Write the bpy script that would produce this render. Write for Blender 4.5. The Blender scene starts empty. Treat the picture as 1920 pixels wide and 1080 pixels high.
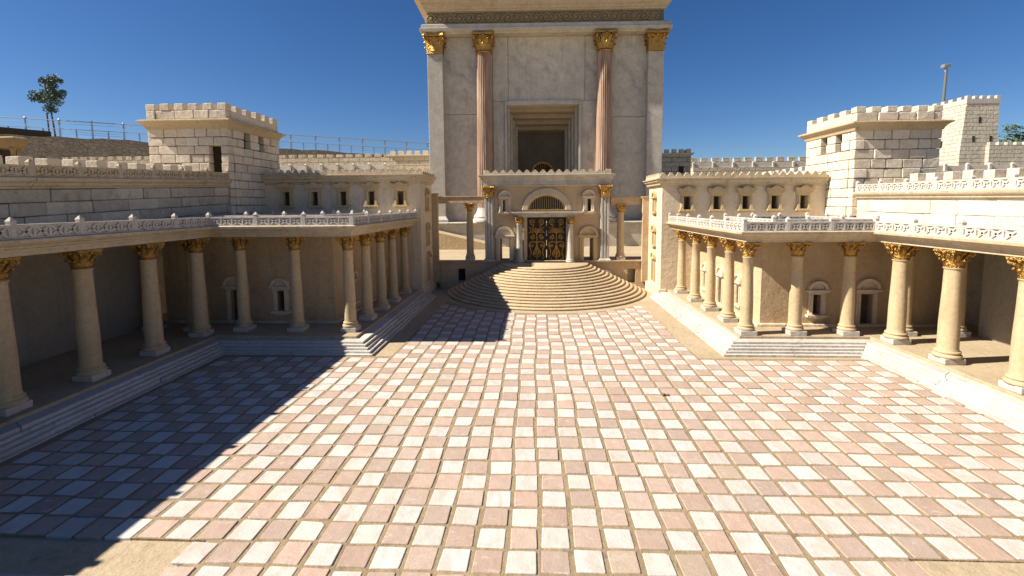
import bpy, math, random
from math import sin, cos, pi, radians, sqrt, atan2
from mathutils import Vector, Matrix
random.seed(7)
scene = bpy.context.scene
COL = scene.collection

# ------------------------------------------------------------------ camera, sky, sun, exposure
f, y0, yaw, pitch, roll = 884.56, 464.38, .0482, .091, -.0082
fw = Vector((-sin(yaw)*cos(pitch), cos(yaw)*cos(pitch), -sin(pitch)))
rt = Vector((cos(yaw), sin(yaw), 0)); up = rt.cross(fw)
r2 = cos(roll)*rt + sin(roll)*up; u2 = -sin(roll)*rt + cos(roll)*up
cd = bpy.data.cameras.new('camera'); cam = bpy.data.objects.new('camera', cd); COL.objects.link(cam)
cam.matrix_world = Matrix(((r2.x, u2.x, -fw.x, -.0874), (r2.y, u2.y, -fw.y, -13.6311), (r2.z, u2.z, -fw.z, 10.6516), (0, 0, 0, 1)))
cd.sensor_width = 36; cd.lens = f/1920*36; cd.shift_y = (y0-540)/1920
cd.clip_start = .1; cd.clip_end = 6000
scene.camera = cam

SUNV = Vector((1.1, .185, -1)).normalized()          # the way the light travels
ELEV = math.asin(-SUNV.z); AZ = atan2(-SUNV.x, -SUNV.y)
w = bpy.data.worlds.new('World'); scene.world = w; w.use_nodes = True
nt = w.node_tree; bg = nt.nodes['Background']
sky = nt.nodes.new('ShaderNodeTexSky'); sky.sky_type = 'NISHITA'; sky.sun_disc = False
sky.sun_elevation = ELEV; sky.sun_rotation = AZ; sky.altitude = 1500; sky.air_density = 1.0; sky.dust_density = 1.0; sky.ozone_density = 4.5
hs = nt.nodes.new('ShaderNodeHueSaturation'); hs.inputs['Saturation'].default_value = 1.22; hs.inputs['Hue'].default_value = .507
nt.links.new(sky.outputs[0], hs.inputs['Color']); nt.links.new(hs.outputs[0], bg.inputs[0]); bg.inputs[1].default_value = .048
sl = bpy.data.lights.new('sun', 'SUN'); sl.energy = 5.0; sl.angle = radians(.53); sl.color = (1, .935, .83)
so = bpy.data.objects.new('sun', sl); COL.objects.link(so)
so.rotation_euler = SUNV.to_track_quat('-Z', 'Y').to_euler()
scene.view_settings.view_transform = 'Standard'; scene.view_settings.look = 'None'; scene.view_settings.gamma = 1
scene.view_settings.exposure = 1.0
scene.render.engine = 'CYCLES'
scene.cycles.max_bounces = 8; scene.cycles.diffuse_bounces = 3; scene.cycles.use_denoising = True

# ------------------------------------------------------------------ materials
class NT:
    def __init__(s, name):
        s.m = bpy.data.materials.new(name); s.m.use_nodes = True; s.t = s.m.node_tree; s.b = s.t.nodes['Principled BSDF']
        s.pos = s.n('ShaderNodeNewGeometry').outputs['Position']
    def n(s, typ, **kw):
        o = s.t.nodes.new(typ)
        for k, v in kw.items(): setattr(o, k, v)
        return o
    def l(s, a, b): s.t.links.new(a, b)
    def noise(s, vec, scale, detail=4, rough=.6, dist=0):
        o = s.n('ShaderNodeTexNoise'); s.l(vec, o.inputs['Vector']); o.inputs['Scale'].default_value = scale
        o.inputs['Detail'].default_value = detail; o.inputs['Roughness'].default_value = rough; o.inputs['Distortion'].default_value = dist
        return o.outputs[0]
    def ramp(s, fac, lo, hi, a=0., b=1.):
        o = s.n('ShaderNodeMapRange'); s.l(fac, o.inputs[0]); o.inputs[1].default_value = lo; o.inputs[2].default_value = hi
        o.inputs[3].default_value = a; o.inputs[4].default_value = b; return o.outputs[0]
    def mix(s, fac, a, b, mode='MIX'):
        o = s.n('ShaderNodeMix', data_type='RGBA', blend_type=mode)
        for i, v in ((0, fac), (6, a), (7, b)):
            if isinstance(v, (int, float)): o.inputs[i].default_value = v
            elif isinstance(v, tuple): o.inputs[i].default_value = (*v, 1) if len(v) == 3 else v
            else: s.l(v, o.inputs[i])
        return o.outputs[2]
    def grey(s, v):
        o = s.n('ShaderNodeCombineColor'); [s.l(v, o.inputs[i]) for i in range(3)]; return o.outputs[0]
    def scale(s, v, sc):
        o = s.n('ShaderNodeMapping'); s.l(v, o.inputs[0]); o.inputs['Scale'].default_value = sc; return o.outputs[0]
    def bump(s, h, strength, dist=.05, prev=None):
        o = s.n('ShaderNodeBump'); o.inputs['Strength'].default_value = strength; o.inputs['Distance'].default_value = dist
        s.l(h, o.inputs['Height'])
        if prev is not None: s.l(prev, o.inputs['Normal'])
        return o.outputs[0]
    def done(s, col, normal=None, rough=.85, metal=0):
        if isinstance(col, tuple): s.b.inputs['Base Color'].default_value = (*col, 1)
        else: s.l(col, s.b.inputs['Base Color'])
        if normal is not None: s.l(normal, s.b.inputs['Normal'])
        if isinstance(rough, (int, float)): s.b.inputs['Roughness'].default_value = rough
        else: s.l(rough, s.b.inputs['Roughness'])
        s.b.inputs['Metallic'].default_value = metal; s.b.inputs['Specular IOR Level'].default_value = .25 if not metal else .5
        return s.m

def stone(name, base, alt, stain, scale=.35, bump=.5, grain=5., stain_at=.62, rough=.88, island=0.):
    k = NT(name)
    c = k.mix(k.ramp(k.noise(k.pos, scale, 5), .35, .65), base, alt)
    c = k.mix(k.ramp(k.noise(k.pos, scale*3.1, 6, .7), stain_at, stain_at+.14, 0, .75), c, stain)
    c = k.mix(k.ramp(k.noise(k.scale(k.pos, (1.6, 1.6, .13)), 1.1, 5, .65), .54, .74, 0, .5), c, stain)
    c = k.mix(.55, c, k.grey(k.ramp(k.noise(k.pos, grain, 6, .75), .25, .75, .45, 1.)), 'MULTIPLY')
    c = k.mix(k.ramp(k.noise(k.pos, grain*3, 2, .5), .66, .72, 0, .45), c, tuple(v*.45 for v in stain))
    if island:
        rnd = k.n('ShaderNodeNewGeometry').outputs['Random Per Island']
        c = k.mix(island, c, k.grey(k.ramp(rnd, 0, 1, .45, 1.15)), 'MULTIPLY')
    b = k.bump(k.noise(k.pos, grain*.45, 5, .65), bump, .12)
    b = k.bump(k.noise(k.pos, grain*3.2, 4, .6), bump*.7, .03, b)
    return k.done(c, b, rough)

M = {}
M['white'] = stone('white_limestone', (0.631, 0.590, 0.525), (0.558, 0.508, 0.435), (0.394, 0.328, 0.246), .3, .45, 4, .60, island=.3)
M['rail'] = stone('balustrade_stone', (0.63, 0.575, 0.5), (0.56, 0.5, 0.42), (0.37, 0.3, 0.22), .5, .3, 5, .62)
M['plaster'] = stone('tan_plaster', (0.608, 0.448, 0.272), (0.536, 0.376, 0.216), (0.368, 0.248, 0.128), .35, .55, 4, .60)
M['plaster_pale'] = stone('pale_plaster', (0.800, 0.651, 0.456), (0.716, 0.567, 0.381), (0.521, 0.391, 0.242), .35, .7, 4, .60)
M['entab'] = stone('entablature_stone', (0.622, 0.512, 0.353), (0.554, 0.437, 0.277), (0.336, 0.244, 0.143), .4, .5, 4, .57)
M['column'] = stone('column_stone', (0.57, 0.435, 0.265), (0.51, 0.38, 0.215), (0.39, 0.27, 0.145), .45, .25, 5, .6)
M['ochre'] = stone('ochre_stone', (0.666, 0.495, 0.270), (0.594, 0.432, 0.225), (0.405, 0.279, 0.135), .7, .4, 6, .58)
M['stair'] = stone('stair_stone', (0.640, 0.496, 0.304), (0.576, 0.432, 0.256), (0.400, 0.288, 0.160), .35, .6, 5, .58, island=.25)
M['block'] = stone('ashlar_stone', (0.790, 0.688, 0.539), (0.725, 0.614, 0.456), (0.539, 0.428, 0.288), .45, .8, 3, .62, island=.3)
M['blockdark'] = stone('dark_ashlar', (0.64, 0.56, 0.44), (0.55, 0.48, 0.37), (0.36, 0.3, 0.21), .3, 1.0, 3, .54, island=.4)  # darker ashlar for one terrace wall and the gallery rear walls
M['joint'] = stone('joint_mortar', (.44, .36, .26), (.38, .31, .22), (.26, .20, .14), .5, .5, 5)
M['mortar'] = stone('bed_mortar', (.36, .265, .155), (.30, .22, .13), (.20, .145, .085), .5, .8, 5, .55)
M['sand'] = stone('sandy_floor', (0.502, 0.395, 0.258), (0.441, 0.342, 0.213), (0.304, 0.228, 0.129), .25, .6, 4, .58)
M['ground'] = stone('dry_ground', (0.495, 0.414, 0.297), (0.414, 0.342, 0.243), (0.270, 0.234, 0.153), .03, .5, 1)
M['dark'] = stone('near_black_stone', (.06, .045, .03), (.045, .033, .022), (.03, .02, .014), .5, .3, 5)  # near-black; window slabs carry their openings' shade in this colour
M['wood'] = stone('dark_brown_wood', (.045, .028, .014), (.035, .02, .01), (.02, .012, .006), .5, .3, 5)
M['doorgrey'] = stone('grey_door_stone', (.20, .175, .14), (.16, .14, .11), (.11, .09, .07), .3, .3, 4)
M['brown'] = stone('shaded_tan_stone', (.36, .25, .12), (.30, .20, .10), (.18, .12, .06), .4, .4, 4)  # tan stone darkened: the porch's shade is put into its colour
M['greywall'] = stone('grey_plaster', (.36, .32, .26), (.31, .27, .21), (.22, .19, .145), .3, .5, 4)
M['frieze'] = stone('frieze_stone', (.21, .165, .10), (.17, .13, .08), (.11, .08, .05), .5, .5, 4)
M['friezegold'] = stone('worn_gilding', (.40, .32, .17), (.33, .25, .13), (.20, .15, .08), .8, .4, 6)
M['lintelbrown'] = stone('brown_marble', (.46, .38, .28), (.39, .31, .22), (.24, .18, .12), .25, .3, 3)  # inner portal lintels, browner and darker than the jambs
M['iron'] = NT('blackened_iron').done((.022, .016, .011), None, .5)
M['steel'] = NT('grey_steel').done((.30, .35, .42), None, .45, .3)
M['lampgrey'] = NT('lamp_grey').done((.18, .19, .19), None, .5)
M['poletan'] = NT('pole_tan').done((.12, .125, .10), None, .6)

def gold(name, c1, c2, rough):
    k = NT(name)
    n = k.noise(k.pos, 6, 5, .7)
    c = k.mix(k.ramp(n, .35, .65), c1, c2)
    return k.done(c, k.bump(k.noise(k.pos, 9, 4, .65), .9, .12), rough, 1.)
M['gold'] = gold('gilded_leaf', (.60, .37, .11), (.34, .19, .05), .36)
M['dullgold'] = gold('dull_gilding', (.42, .31, .14), (.28, .20, .09), .5)

def marble(name, base, alt, vein, pink=None):
    k = NT(name)
    isl = k.n('ShaderNodeVectorMath', operation='MULTIPLY_ADD'); k.l(k.n('ShaderNodeNewGeometry').outputs['Random Per Island'], isl.inputs[0]); isl.inputs[1].default_value = (37, 23, 51); k.l(k.pos, isl.inputs[2]); k.pos = isl.outputs[0]   # every slab its own piece of marble
    warp = k.n('ShaderNodeTexNoise'); k.l(k.pos, warp.inputs['Vector']); warp.inputs['Scale'].default_value = .18; warp.inputs['Detail'].default_value = 5
    v = k.n('ShaderNodeVectorMath', operation='MULTIPLY_ADD'); k.l(warp.outputs['Color'], v.inputs[0]); v.inputs[1].default_value = (5, 5, 5); k.l(k.pos, v.inputs[2])
    c = k.mix(k.ramp(k.noise(k.pos, .16, 6, .6, .6), .35, .65), base, alt)
    wv = k.n('ShaderNodeTexWave', bands_direction='DIAGONAL'); k.l(v.outputs[0], wv.inputs['Vector']); wv.inputs['Scale'].default_value = .16; wv.inputs['Distortion'].default_value = 6; wv.inputs['Detail'].default_value = 5; wv.inputs['Detail Roughness'].default_value = .7
    patch = k.ramp(k.noise(k.pos, .12, 4), .48, .64)
    m = k.n('ShaderNodeMath', operation='MULTIPLY'); k.l(k.ramp(wv.outputs[0], .62, 1., 0, .55), m.inputs[0]); k.l(patch, m.inputs[1])
    c = k.mix(m.outputs[0], c, vein)
    c = k.mix(k.ramp(k.noise(k.scale(v.outputs[0], (.5, .5, .25)), .5, 6, .7), .57, .72, 0, .5), c, vein)
    c = k.mix(k.ramp(k.noise(k.scale(k.pos, (1.2, 1.2, .06)), 1.2, 4), .56, .75, 0, .35), c, (.40, .33, .22))
    c = k.mix(.55, c, k.grey(k.ramp(k.noise(k.pos, .9, 7, .72), .3, .7, .5, 1.1)), 'MULTIPLY')
    c = k.mix(.4, c, k.grey(k.ramp(k.noise(k.pos, 3, 6, .7), .3, .7, .5, 1.)), 'MULTIPLY')
    return k.done(c, k.bump(k.noise(k.pos, 2.2, 5, .6), .22, .1), .55)
M['marble'] = marble('grey_marble', (.68, .615, .495), (.58, .53, .44), (.30, .275, .24))
M['marble_w'] = marble('white_marble', (.62, .57, .47), (.54, .49, .40), (.33, .29, .24))
def pink():
    k = NT('rose_marble')
    s1 = k.scale(k.pos, (1, 1, .12))
    c = k.mix(k.ramp(k.noise(s1, .9, 6, .65, .5), .35, .65), (.43, .295, .205), (.24, .14, .085))
    c = k.mix(k.ramp(k.noise(s1, 1.6, 5, .65), .58, .72, 0, .8), c, (.58, .50, .42))
    c = k.mix(k.ramp(k.noise(k.pos, 1.4, 6, .7), .60, .75, 0, .6), c, (.30, .15, .09))
    return k.done(c, k.bump(k.noise(k.pos, 3, 5), .2, .08), .5)
M['rose'] = pink()
def tile_mat():
    k = NT('paving_stone')
    a = k.n('ShaderNodeVertexColor', layer_name='Col').outputs[0]
    c = k.mix(.5, a, k.grey(k.ramp(k.noise(k.pos, 2.6, 7, .75), .3, .7, .72, 1.08)), 'MULTIPLY')
    c = k.mix(k.ramp(k.noise(k.scale(k.pos, (1, .45, 1)), 1.4, 6, .75, .8), .62, .80, 0, .38), c, (.45, .32, .20))
    c = k.mix(k.ramp(k.noise(k.scale(k.pos, (.6, 1.5, 1)), 2.1, 7, .78, 1.6), .57, .66, 0, .6), c, (.60, .55, .49))
    c = k.mix(k.ramp(k.noise(k.scale(k.pos, (1, .5, 1)), .9, 6, .7, 1.), .48, .68, 0, .5), c, (.40, .28, .20))
    c = k.mix(k.ramp(k.noise(k.pos, 9, 3, .6), .70, .76, 0, .5), c, (.34, .25, .16))
    b = k.bump(k.noise(k.pos, 2.3, 6, .65), .45, .08)
    b = k.bump(k.noise(k.pos, 11, 5, .6), .35, .02, b)
    return k.done(c, b, .8)
M['tile'] = tile_mat()
def brick(name, c1, c2, mort, bw, bh, bump=1.):
    k = NT(name)
    sp = k.n('ShaderNodeSeparateXYZ'); k.l(k.pos, sp.inputs[0])
    ad = k.n('ShaderNodeMath', operation='ADD'); k.l(sp.outputs[0], ad.inputs[0]); k.l(sp.outputs[1], ad.inputs[1])
    cb = k.n('ShaderNodeCombineXYZ'); k.l(ad.outputs[0], cb.inputs[0]); k.l(sp.outputs[2], cb.inputs[1])
    v = k.n('ShaderNodeVectorMath', operation='MULTIPLY_ADD')
    nz = k.n('ShaderNodeTexNoise'); k.l(k.pos, nz.inputs['Vector']); nz.inputs['Scale'].default_value = 1.2
    k.l(nz.outputs['Color'], v.inputs[0]); v.inputs[1].default_value = (.25, .25, 0); k.l(cb.outputs[0], v.inputs[2])
    br = k.n('ShaderNodeTexBrick'); k.l(v.outputs[0], br.inputs['Vector'])
    br.inputs['Color1'].default_value = (*c1, 1); br.inputs['Color2'].default_value = (*c2, 1); br.inputs['Mortar'].default_value = (*mort, 1)
    br.inputs['Scale'].default_value = 1; br.inputs['Mortar Size'].default_value = bh*.045; br.inputs['Mortar Smooth'].default_value = .3
    br.inputs['Brick Width'].default_value = bw; br.inputs['Row Height'].default_value = bh
    c = k.mix(.5, br.outputs[0], k.grey(k.ramp(k.noise(k.pos, 1.5, 6, .7), .3, .7, .5, 1.1)), 'MULTIPLY')
    inv = k.n('ShaderNodeMath', operation='SUBTRACT'); inv.inputs[0].default_value = 1; k.l(br.outputs[1], inv.inputs[1])
    b = k.bump(inv.outputs[0], bump, .15); b = k.bump(k.noise(k.pos, 1.5, 6, .7), bump, .3, b)
    return k.done(c, b, .9)
M['brick_tan'] = brick('tan_stone_courses', (.60, .51, .37), (.53, .44, .31), (.24, .19, .13), 2.2, .95)
M['brick_rough'] = brick('rough_stone_courses', (.60, .54, .43), (.52, .46, .36), (.20, .17, .13), 3.4, 1.05, 1.)
def rubble():
    k = NT('rubble_stone')
    vo = k.n('ShaderNodeTexVoronoi', feature='F1'); k.l(k.scale(k.pos, (.26, .26, .34)), vo.inputs['Vector']); vo.inputs['Scale'].default_value = 1.
    ve = k.n('ShaderNodeTexVoronoi', feature='DISTANCE_TO_EDGE'); k.l(k.scale(k.pos, (.26, .26, .34)), ve.inputs['Vector']); ve.inputs['Scale'].default_value = 1.
    sc = k.n('ShaderNodeSeparateColor'); k.l(vo.outputs['Color'], sc.inputs[0])
    c = k.mix(sc.outputs[0], (.26, .21, .15), (.34, .28, .20))
    c = k.mix(k.ramp(ve.outputs[0], 0, .06), (.18, .145, .105), c)
    return k.done(c, k.bump(k.ramp(ve.outputs[0], 0, .12), .6, .8), .95)
M['rubble'] = rubble()
def leaf_mat():
    k = NT('leaf_green')
    rnd = k.n('ShaderNodeNewGeometry').outputs['Random Per Island']
    return k.done(k.mix(rnd, (.04, .075, .05), (.10, .145, .085)), None, .6)
M['leaf'] = leaf_mat()
M['bark'] = stone('bark', (.13, .085, .055), (.10, .07, .045), (.06, .04, .03), 1, .6, 3)
M['pebble'] = stone('brown_pebble', (.16, .09, .04), (.28, .19, .10), (.06, .035, .02), 5, .6, 9)

# ------------------------------------------------------------------ mesh helpers
class MB:
    def __init__(s, xf=None): s.v = []; s.f = []; s.c = []; s.xf = xf
    def add(s, vs, fs, col=None):
        b = len(s.v); s.v += [tuple(p) for p in vs]; s.f += [tuple(i+b for i in q) for q in fs]; s.c += [col]*len(fs); return s
    def box(s, x0, x1, yy0, yy1, z0, z1, j=0.):
        if x1 < x0: x0, x1 = x1, x0
        if yy1 < yy0: yy0, yy1 = yy1, yy0
        r = (lambda: random.uniform(-j, j)) if j else (lambda: 0.)
        vs = [(x+r(), y+r(), z+r()) for z in (z0, z1) for y in (yy0, yy1) for x in (x0, x1)]
        return s.add(vs, [(0, 2, 3, 1), (4, 5, 7, 6), (0, 1, 5, 4), (2, 6, 7, 3), (0, 4, 6, 2), (1, 3, 7, 5)])
    def loops(s, L, closed=False):                     # a stack of equal loops, capped at both ends
        n = len(L[0]); vs = [p for q in L for p in q]; fs = []
        for k in range(len(L)-1):
            for i in range(n): fs.append((k*n+i, k*n+(i+1) % n, (k+1)*n+(i+1) % n, (k+1)*n+i))
        if not closed: fs += [tuple(range(n))[::-1], tuple(range((len(L)-1)*n, len(L)*n))]
        else:
            k = len(L)-1
            for i in range(n): fs.append((k*n+i, k*n+(i+1) % n, (i+1) % n, i))
        return s.add(vs, fs)
    def rects(s, R):                                   # stack of rectangles (x0,x1,y0,y1,z)
        return s.loops([[(a, c, z), (b, c, z), (b, d, z), (a, d, z)] for a, b, c, d, z in R])
    def lathe(s, cx, cy, prof, n=20):
        return s.loops([[(cx+r*cos(2*pi*i/n), cy+r*sin(2*pi*i/n), z) for i in range(n)] for r, z in prof])
    def prism(s, pts, d):                              # polygon of 3D points swept along d
        d = Vector(d); return s.loops([[tuple(Vector(p)) for p in pts], [tuple(Vector(p)+d) for p in pts]])
    def tube(s, path, r, n=6, flat=1., nrm=None):
        P = [Vector(p) for p in path]; L = []
        ref = Vector(nrm) if nrm is not None else None; prev = None
        for i, p in enumerate(P):
            t = (P[min(i+1, len(P)-1)]-P[max(i-1, 0)]).normalized()
            if ref is not None: a = ref
            else:
                a = prev if prev is not None else (Vector((0, 0, 1)) if abs(t.z) < .9 else Vector((1, 0, 0)))
            b = t.cross(a)
            if b.length < 1e-6: b = t.orthogonal()
            b.normalize(); a = b.cross(t).normalized(); prev = a
            rr = r[i] if isinstance(r, (list, tuple)) else r
            L.append([tuple(p+b*(rr*cos(2*pi*k/n))+a*(rr*flat*sin(2*pi*k/n))) for k in range(n)])
        return s.loops(L)
    def ball(s, c, r, n=8, sq=(1, 1, 1), j=0.):
        L = []
        for i in range(1, n//2+2):
            th = pi*i/(n//2+2); L.append([(c[0]+sq[0]*r*sin(th)*cos(2*pi*k/n)*(1+random.uniform(-j, j)), c[1]+sq[1]*r*sin(th)*sin(2*pi*k/n)*(1+random.uniform(-j, j)), c[2]-sq[2]*r*cos(th)) for k in range(n)])
        return s.loops(L)
    def build(s, name, mat, parent=None, bevel=0., seg=2, smooth=False):
        vs = [s.xf(*p) for p in s.v] if s.xf else s.v
        me = bpy.data.meshes.new(name); me.from_pydata(vs, [], s.f); me.materials.append(mat)
        import bmesh
        bm = bmesh.new(); bm.from_mesh(me); bmesh.ops.recalc_face_normals(bm, faces=bm.faces); bm.to_mesh(me); bm.free()
        if any(c is not None for c in s.c):
            at = me.color_attributes.new('Col', 'FLOAT_COLOR', 'CORNER')
            for p in me.polygons:
                for li in p.loop_indices: at.data[li].color = (*s.c[p.index], 1)
        if smooth:
            me.polygons.foreach_set('use_smooth', [True]*len(me.polygons))
            me.set_sharp_from_angle(angle=radians(smooth if smooth is not True else 40))
        o = bpy.data.objects.new(name, me); COL.objects.link(o)
        if bevel:
            m = o.modifiers.new('soft_edge', 'BEVEL'); m.width = bevel; m.segments = seg; m.limit_method = 'ANGLE'; m.angle_limit = radians(35)
        if parent is not None: o.parent = parent
        return o

def tag(o, label=None, cat=None, group=None, kind=None):
    if label: o['label'] = label
    if cat: o['category'] = cat
    if group: o['group'] = group
    if kind: o['kind'] = kind
    return o
def thing(name, label, cat, loc=(0, 0, 0), group=None):
    o = bpy.data.objects.new(name, None); o.empty_display_size = .5; COL.objects.link(o); o.location = loc
    return tag(o, label, cat, group, 'thing')
def structure(mb, name, mat, **k): return tag(mb.build(name, mat, **k), kind='structure')
def dup(o, loc, parent, rot=0.):                       # a part and its own sub-parts
    c = o.copy(); COL.objects.link(c); c.parent = parent; c.location = loc
    if rot: c.rotation_euler = (0, 0, rot)
    for ch in o.children:
        d = ch.copy(); COL.objects.link(d); d.parent = c
    return c

def sweep(mb, path, prof, inner):                      # moulding: profile (out, z) along a 2D path, outward = left of travel, closed at the back at -inner
    n = len(path); N = []
    for i in range(n):
        def nr(a, b):
            d = Vector((b[0]-a[0], b[1]-a[1])).normalized(); return Vector((-d.y, d.x))
        if i == 0: m = nr(path[0], path[1])
        elif i == n-1: m = nr(path[-2], path[-1])
        else:
            a = nr(path[i-1], path[i]); b = nr(path[i], path[i+1]); m = (a+b)/(1+a.dot(b))
        N.append(m)
    full = [(-inner, prof[0][1])]+list(prof)+[(-inner, prof[-1][1])]
    mb.loops([[(path[i][0]+N[i].x*o, path[i][1]+N[i].y*o, z) for o, z in full] for i in range(n)])

def wall_mesh(mb, o, ax, out, W, z0, z1, th, holes, pocket=0.):
    """A wall slab from o along ax (width W), faced towards out, with real openings; pocket > 0 closes each with a deep niche."""
    o = Vector(o); ax = Vector(ax); out = Vector(out); Z = Vector((0, 0, 1))
    P = lambda x, d, z: tuple(o+ax*x+out*d+Z*z)
    xs = sorted({0., W, *[h[0] for h in holes], *[h[1] for h in holes]}); zs = sorted({z0, z1, *[h[2] for h in holes], *[h[3] for h in holes]})
    inh = lambda x, z: any(h[0] < x < h[1] and h[2] < z < h[3] for h in holes)
    for i in range(len(xs)-1):
        for k in range(len(zs)-1):
            if inh((xs[i]+xs[i+1])/2, (zs[k]+zs[k+1])/2): continue
            for d in (0., -th):
                mb.add([P(xs[i], d, zs[k]), P(xs[i+1], d, zs[k]), P(xs[i+1], d, zs[k+1]), P(xs[i], d, zs[k+1])], [(0, 1, 2, 3) if d == 0 else (3, 2, 1, 0)])
    for a, b, c, d in [(0., W, z0, z1)]+list(holes):
        for (xa, za), (xb, zb) in (((a, c), (b, c)), ((b, c), (b, d)), ((b, d), (a, d)), ((a, d), (a, c))):
            mb.add([P(xa, 0, za), P(xb, 0, zb), P(xb, -th, zb), P(xa, -th, za)], [(0, 1, 2, 3)])
    if pocket:
        for a, b, c, d in holes:
            e = .4; t = -th-.003; q = -th-pocket
            vs = [P(a-e, t, c-e), P(b+e, t, c-e), P(b+e, t, d+e), P(a-e, t, d+e), P(a-e, q, c-e), P(b+e, q, c-e), P(b+e, q, d+e), P(a-e, q, d+e)]
            mb.add(vs, [(4, 5, 6, 7), (0, 1, 5, 4), (1, 2, 6, 5), (2, 3, 7, 6), (3, 0, 4, 7)])

def local(o, ax, out):
    o = Vector(o); ax = Vector(ax); out = Vector(out)
    return lambda x, d, z: tuple(o+ax*x+out*d+Vector((0, 0, z)))

def clad(mb, W, z0, z1, ch, bl, th=.8, gap=.05, holes=(), proud=.05, start=0.):
    """Courses of separate stones in local (x, out, z)."""
    n = max(1, round((z1-z0)/ch)); ch = (z1-z0)/n
    for k in range(n):
        a, b = z0+k*ch, z0+(k+1)*ch; x = -bl*random.random()*.8 if k % 2 else -bl*.3*random.random()
        while x < W:
            e = x+bl*random.uniform(.75, 1.3); xa, xb = max(x, 0.), min(e, W); x = e
            if xb-xa < .25: continue
            segs = [(xa, xb)]
            for h in holes:
                if h[2] < (a+b)/2 < h[3]:
                    ns = []
                    for p, q in segs:
                        if h[0] > p: ns.append((p, min(q, h[0]-.0)))
                        if h[1] < q: ns.append((max(p, h[1]), q))
                        if h[0] <= p and h[1] >= q: pass
                    segs = [(p, q) for p, q in ns if q-p > .06]
            for p, q in segs:
                d = random.uniform(-proud, proud)
                mb.box(p+gap/2+start, q-gap/2+start, -th, d, a+gap/2, b-gap/2, .022)

def spiral(c, r, turns, a0, sgn=1, n=18, grow=.12):
    return [(c[0]+(r*(grow+(1-grow)*t))*cos(a0+sgn*2*pi*turns*(1-t)), c[1]+(r*(grow+(1-grow)*t))*sin(a0+sgn*2*pi*turns*(1-t))) for t in [i/(n-1) for i in range(n)]]

# ------------------------------------------------------------------ columns
def capital_mb(r0, half, z0, z1, square=0.):
    mb = MB(); H = z1-z0
    if square:                                          # flat pilaster capital: squared bell
        mb.rects([(-square, square, -r0, r0, z0), (-square*1.02, square*1.02, -r0*1.05, r0*1.05, z0+H*.5), (-half*.85, half*.85, -half*.6, half*.6, z0+H*.86)])
    else:
        mb.lathe(0, 0, [(r0*1.12, z0), (r0*1.16, z0+H*.04), (r0*1.05, z0+H*.09), (r0*1.0, z0+H*.12), (r0*1.08, z0+H*.5), (half*.82, z0+H*.86)], 16)
    def leaf(an, hb, ht, rb, out, wd):
        c, s_ = cos(an), sin(an); L = []
        for t in (0, .3, .6, .82, 1., 1.1):
            z = hb+(ht-hb)*min(t, 1.)-(.10*H if t > 1 else 0); r = rb+out*(.5 if square else 1)*(t**2.6); ww = wd*(1-.15*t) if t < .8 else wd*(.55 if t < 1.05 else .25)
            if square: 
                kx, ky = (square+.02)/rb, r0/rb*1.05
            else: kx = ky = 1
            p = Vector((r*c*kx, r*s_*ky, z)); tn = Vector((-s_, c, 0)); nr = Vector((c, s_, .35)); tk = r0*.13
            L.append([tuple(p-tn*ww), tuple(p-nr*tk), tuple(p+tn*ww), tuple(p+nr*tk)])
        mb.loops(L)
    for i in range(8): leaf(2*pi*i/8, z0+H*.10, z0+H*.47, r0*1.05, half*.24, r0*.40)
    for i in range(8): leaf(2*pi*(i+.5)/8, z0+H*.14, z0+H*.72, r0*1.05, half*.30, r0*.38)
    for i in range(4):
        a = pi/4+i*pi/2; c, s_ = cos(a), sin(a); R = half*1.16
        pts = spiral((R*.94, z0+H*.76), H*.13, 1.2, pi, -1, 14, .25)
        base = [(r0*1.05, z0+H*.45), (half*.85, z0+H*.66)]
        path = [(q[0]*c, q[0]*s_, q[1]) for q in base+pts[::-1]]
        mb.tube(path, [.05*half/.7*1.6]*len(path), 6)
        a = i*pi/2; mb.ball((half*.92*cos(a), half*.92*sin(a)*(1 if not square else .7), z0+H*.84), half*.16, 6)
    q = half; ab = []
    for i in range(4):
        a = pi/4+i*pi/2; ab.append((q*1.38*cos(a-.10), q*1.38*sin(a-.10))); ab.append((q*1.38*cos(a+.10), q*1.38*sin(a+.10))); ab.append((q*.86*cos(a+pi/4), q*.86*sin(a+pi/4)))
    mb.loops([[(x, y, z0+H*.87) for x, y in ab], [(x*1.03, y*1.03, z0+H*.94) for x, y in ab], [(x, y, z1) for x, y in ab]])
    return mb

def make_column(parent, loc, z1, r=.52, rt=.43, half=.66, cap_h=1.05, plinth=1.2, mat='column', flutes=0):
    """shaft (part) > column_base, plinth, capital (sub-parts); local z from 0."""
    mb = MB(); zb, zt = .80, z1-cap_h
    prof = [(r*1.08, zb-.05), (r*1.02, zb+.06), (r, zb+.2), (r*.985, zb+(zt-zb)*.35), (rt*1.06, zb+(zt-zb)*.7), (rt, zt-.14), (rt*1.12, zt-.1), (rt*1.14, zt-.04), (rt, zt+.02)]
    mb.lathe(0, 0, prof, 24)
    o = mb.build('column', M[mat], parent, smooth=50); o.location = loc
    b = MB(); b.lathe(0, 0, [(r*1.18, .33), (r*1.33, .37), (r*1.38, .45), (r*1.33, .53), (r*1.17, .56), (r*1.12, .60), (r*1.2, .63), (r*1.25, .69), (r*1.2, .75), (r*1.05, .77)], 24)
    b.build('column_base', M[mat], o, smooth=60)
    p = MB(); h = plinth/2; p.box(-h, h, -h, h, 0, .345, .01); p.build('plinth', M['white'], o, bevel=.03)
    capital_mb(rt, half, zt, z1).build('capital', M['gold'], o, smooth=50)
    return o

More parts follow.
